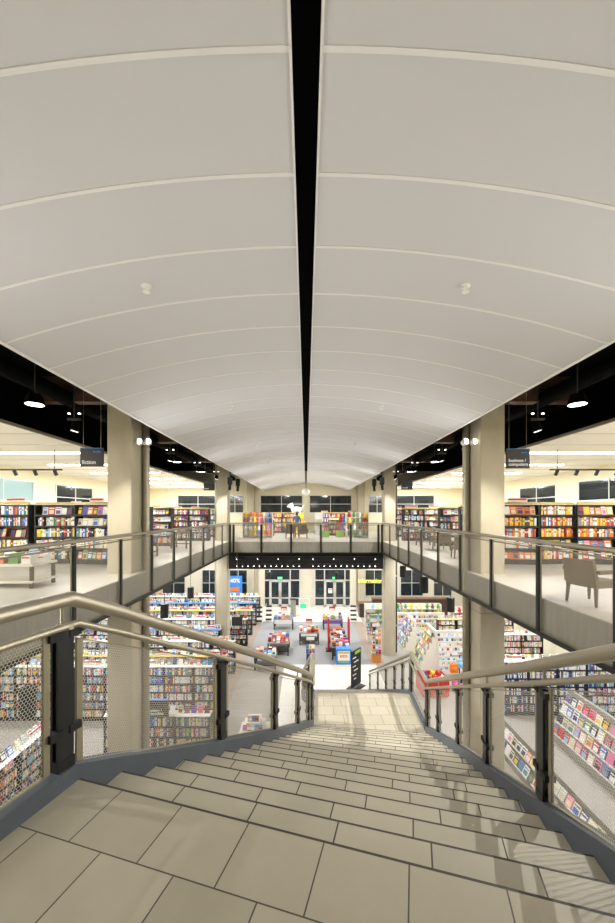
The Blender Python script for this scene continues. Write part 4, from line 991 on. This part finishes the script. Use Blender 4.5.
# person
def person(loc, rz):
    t = thing('person', 'person in a blue cap and grey blue jacket standing behind the far balcony', 'person', loc, rz)
    J = {'pel': (0, 0, .93), 'wst': (0, .0, 1.1), 'chs': (0, .0, 1.33), 'nck': (0, .0, 1.48), 'hd': (0, -.02, 1.60), 'top': (0, -.01, 1.72)}
    R_ = {'pel': .15, 'wst': .135, 'chs': .15, 'nck': .06, 'hd': .09, 'top': .07}
    E = [('pel', 'wst'), ('wst', 'chs'), ('chs', 'nck'), ('nck', 'hd'), ('hd', 'top')]
    for s, n in ((-1, 'l'), (1, 'r')):
        J.update({n+'hip': (s*.1, 0, .86), n+'kn': (s*.11, -.02, .47), n+'an': (s*.11, .02, .08), n+'toe': (s*.13, -.14, .04), n+'sh': (s*.19, 0, 1.4), n+'el': (s*.26, .02, 1.12), n+'wr': (s*.23, -.14, .92), n+'hn': (s*.2, -.22, .90)})
        R_.update({n+'hip': .095, n+'kn': .065, n+'an': .045, n+'toe': .04, n+'sh': .07, n+'el': .05, n+'wr': .035, n+'hn': .035})
        E += [('pel', n+'hip'), (n+'hip', n+'kn'), (n+'kn', n+'an'), (n+'an', n+'toe'), ('chs', n+'sh'), (n+'sh', n+'el'), (n+'el', n+'wr'), (n+'wr', n+'hn')]
        for f in range(4):
            a, e_ = n+'f%d' % f, n+'g%d' % f; J[a] = (s*(.185+.018*f-.02), -.26, .895-.008*f); J[e_] = (s*(.18+.018*f-.02), -.295+.006*abs(f-1), .865); R_[a] = .009; R_[e_] = .007
            E += [(n+'hn', a), (a, e_)]
        J[n+'th'] = (s*.15, -.22, .91); R_[n+'th'] = .01; E.append((n+'hn', n+'th'))
    ks = list(J); me = bpy.data.meshes.new('body'); me.from_pydata([J[k] for k in ks], [(ks.index(a), ks.index(c)) for a, c in E], [])
    o = put('body', me, t); sk = o.modifiers.new('skin', 'SKIN')
    for i, k in enumerate(ks): me.skin_vertices[0].data[i].radius = (R_[k], R_[k]*(.8 if k in ('pel', 'wst', 'chs') else 1))
    me.skin_vertices[0].data[0].use_root = True
    o.modifiers.new('sub', 'SUBSURF').levels = 1
    for m in ('skin', 'jacket', 'trousers'): me.materials.append(MATS[m])
    dg = bpy.context.evaluated_depsgraph_get(); nm = bpy.data.meshes.new_from_object(o.evaluated_get(dg)); o.modifiers.clear(); o.data = nm
    nm.materials.clear()
    for m in ('skin', 'jacket', 'trousers'): nm.materials.append(MATS[m])
    for p in nm.polygons:
        z = p.center.z; p.use_smooth = True
        p.material_index = 2 if z < .9 and abs(p.center.x) < .19 and p.center.y > -.12 else (1 if z < 1.49 and p.center.y > -.17 else (2 if z < .15 else 0))
    b = MB().ball((0, 0, 1.68), .115, 14, 8, (1, 1.08, .8)); b.ball((0, -.12, 1.67), .08, 10, 6, (1, .9, .18)); b.build('cap', 'cap_blue', t, True)
    b = MB().ball((0, .03, 1.6), .105, 12, 8, (1, 1, .9)); b.build('hair', 'wood_dark', t, True)
    b = MB().ball((0, -.12, 1.585), .018, 8, 6, (.8, 1.2, 1.3)); b.build('nose', 'skin', t, True)
    for s in (-1, 1): MB().ball((s*.035, -.105, 1.61), .012, 8, 6).build('eye', 'black', t, True); MB().ball((s*.1, -.01, 1.59), .025, 8, 6, (.5, .8, 1.2)).build('ear', 'skin', t, True)
    MB().ball((0, -.108, 1.545), .022, 8, 6, (1.2, .5, .3)).build('mouth', 'cover_maroon', t, True)
person((-.62, 25.4, MZ), R(165))
# toy pyramid low display near left aisle
t = thing('toy_display', 'low pale stepped display of picture books in the left aisle', 'display', (-1.95, 13.9, 0))
for i in range(3): MB().box((0, 0, .12+.24*i), (1.1-.3*i, 1.3-.34*i, .24)).build('step', 'offwhite', t)
for i, (r0, z) in enumerate(((.5, .24), (.36, .48), (.2, .72))):
    for j in range(5 if i < 2 else 3):
        ci = pick([0, 10, 2, 14]); x_ = -r0+.08+j*(2*r0-.16)/(4 if i < 2 else 2)
        PILES.append(dict(M=Matrix.Translation((-1.95+x_, 13.9-(.55-.17*i), z)) @ Matrix.Rotation(-R(20), 4, 'X'), d=(.18, .02, .2), c=ci, a=pick(), face=True, label='%s picture book, %s on the %s step of the low aisle display' % (PAL[ci][0], ORD[j], ['bottom', 'middle', 'top'][i]), group='picture books on the low aisle display'))

# ================================================================== BOOKS: nearest ones as things, the rest as one mass
bpy.context.view_layer.update()
DG = bpy.context.evaluated_depsgraph_get(); EYEV = Vector((0, 0, EYE))
def visible(p):
    d = p-EYEV; L = d.length; d.normalize(); o = EYEV.copy(); left = L-.03
    for _ in range(14):
        hit, loc, nor, idx, ob, mt = SC.ray_cast(DG, o, d, distance=max(left, 0))
        if not hit: return True
        if not ob.name.startswith('mesh_panel'): return False
        step = (loc-o).length+.004; o = loc+d*.004; left -= step
        if left <= 0: return True
    return False
def score(bk):
    w_, dd, h = bk['d']; M = bk['M']; tot = 0
    for lx, lz in ((0, .9), (-.3, .5), (.3, .5)):
        p = M @ Vector((lx*w_, -dd/2-.004, lz*h))
        if p.y < 1: continue
        sx = 306+F*p.x/p.y; sy = 514-F*(p.z-EYE)/p.y
        if 0 <= sx <= 615 and 0 <= sy <= 923 and visible(p): tot += 1
    y = max(1, M.translation.y)
    return tot*w_*h/y**2
BM = {}
def book_mb(d, ci, a, face, mb, M=None):
    w_, dd, h = d; c = 'cover_'+PAL[ci][0]; ac = 'cover_'+PAL[a][0]
    T = M if M is not None else Matrix.Identity(4)
    mb.box((0, 0, h/2), (w_, dd, h), 0, c, T)
    y = -dd/2-.0015
    def quad(x0, x1, z0, z1, m): mb.add([T @ Vector(p) for p in ((x0, y, z0), (x1, y, z0), (x1, y, z1), (x0, y, z1))], [(0, 1, 2, 3)], m)
    if face: quad(-w_*.36, w_*.36, h*.15, h*.6, ac); quad(-w_*.4, w_*.4, h*.74, h*.86, ac)
    else: quad(-w_*.42, w_*.42, h*.55, h*.72, ac)
    if M is None: mb.add([(-w_*.46, dd*.46, h+.001), (w_*.46, dd*.46, h+.001), (w_*.46, -dd*.4, h+.001), (-w_*.46, -dd*.4, h+.001)], [(0, 1, 2, 3)], 'paper')
def place_books(lst, name, cat, cap, massname, masslabel):
    for b_ in lst: b_['s'] = score(b_)
    vis = sorted([b_ for b_ in lst if b_['s'] > 0], key=lambda q: -q['s'])
    keep = vis[:cap]; ids = {id(x) for x in keep}
    for b_ in keep:
        w_, dd, h = b_['d']; key = (round(w_, 2), round(dd, 2), round(h, 2), b_['c'], b_['a'], b_['face'])
        if key not in BM:
            mb = MB(); book_mb((key[0], key[1], key[2]), b_['c'], b_['a'], b_['face'], mb); me = mb.mesh(name); BM[key] = me
        o = put(name, BM[key]); o.matrix_world = b_['M']; tag(o, b_['label'], cat, b_['group'])
    rest = [b_ for b_ in lst if id(b_) not in ids]
    if len(vis) > cap and rest:
        mb = MB()
        for b_ in rest: book_mb(b_['d'], b_['c'], b_['a'], b_['face'], mb, b_['M'])
        me = bpy.data.meshes.new(massname); me.from_pydata(mb.v, [], mb.f)
        for m in mb.mats: me.materials.append(MATS[m])
        me.polygons.foreach_set('material_index', mb.mi); me.update()
        tag(put(massname, me), masslabel, cat, None, 'stuff')
    print('BOOKS', name, len(lst), 'visible', len(vis))
allb = BOOKS+PILES
place_books(allb, 'book', 'book', 300, 'books', 'countless small books on the other shelves and tables of both floors')
place_books(MAGS, 'magazine', 'magazine', 300, 'magazines', 'remaining magazines on the racks')
place_books(CARDS, 'greeting_card', 'card', 200, 'greeting_cards', 'remaining greeting cards on the card displays')
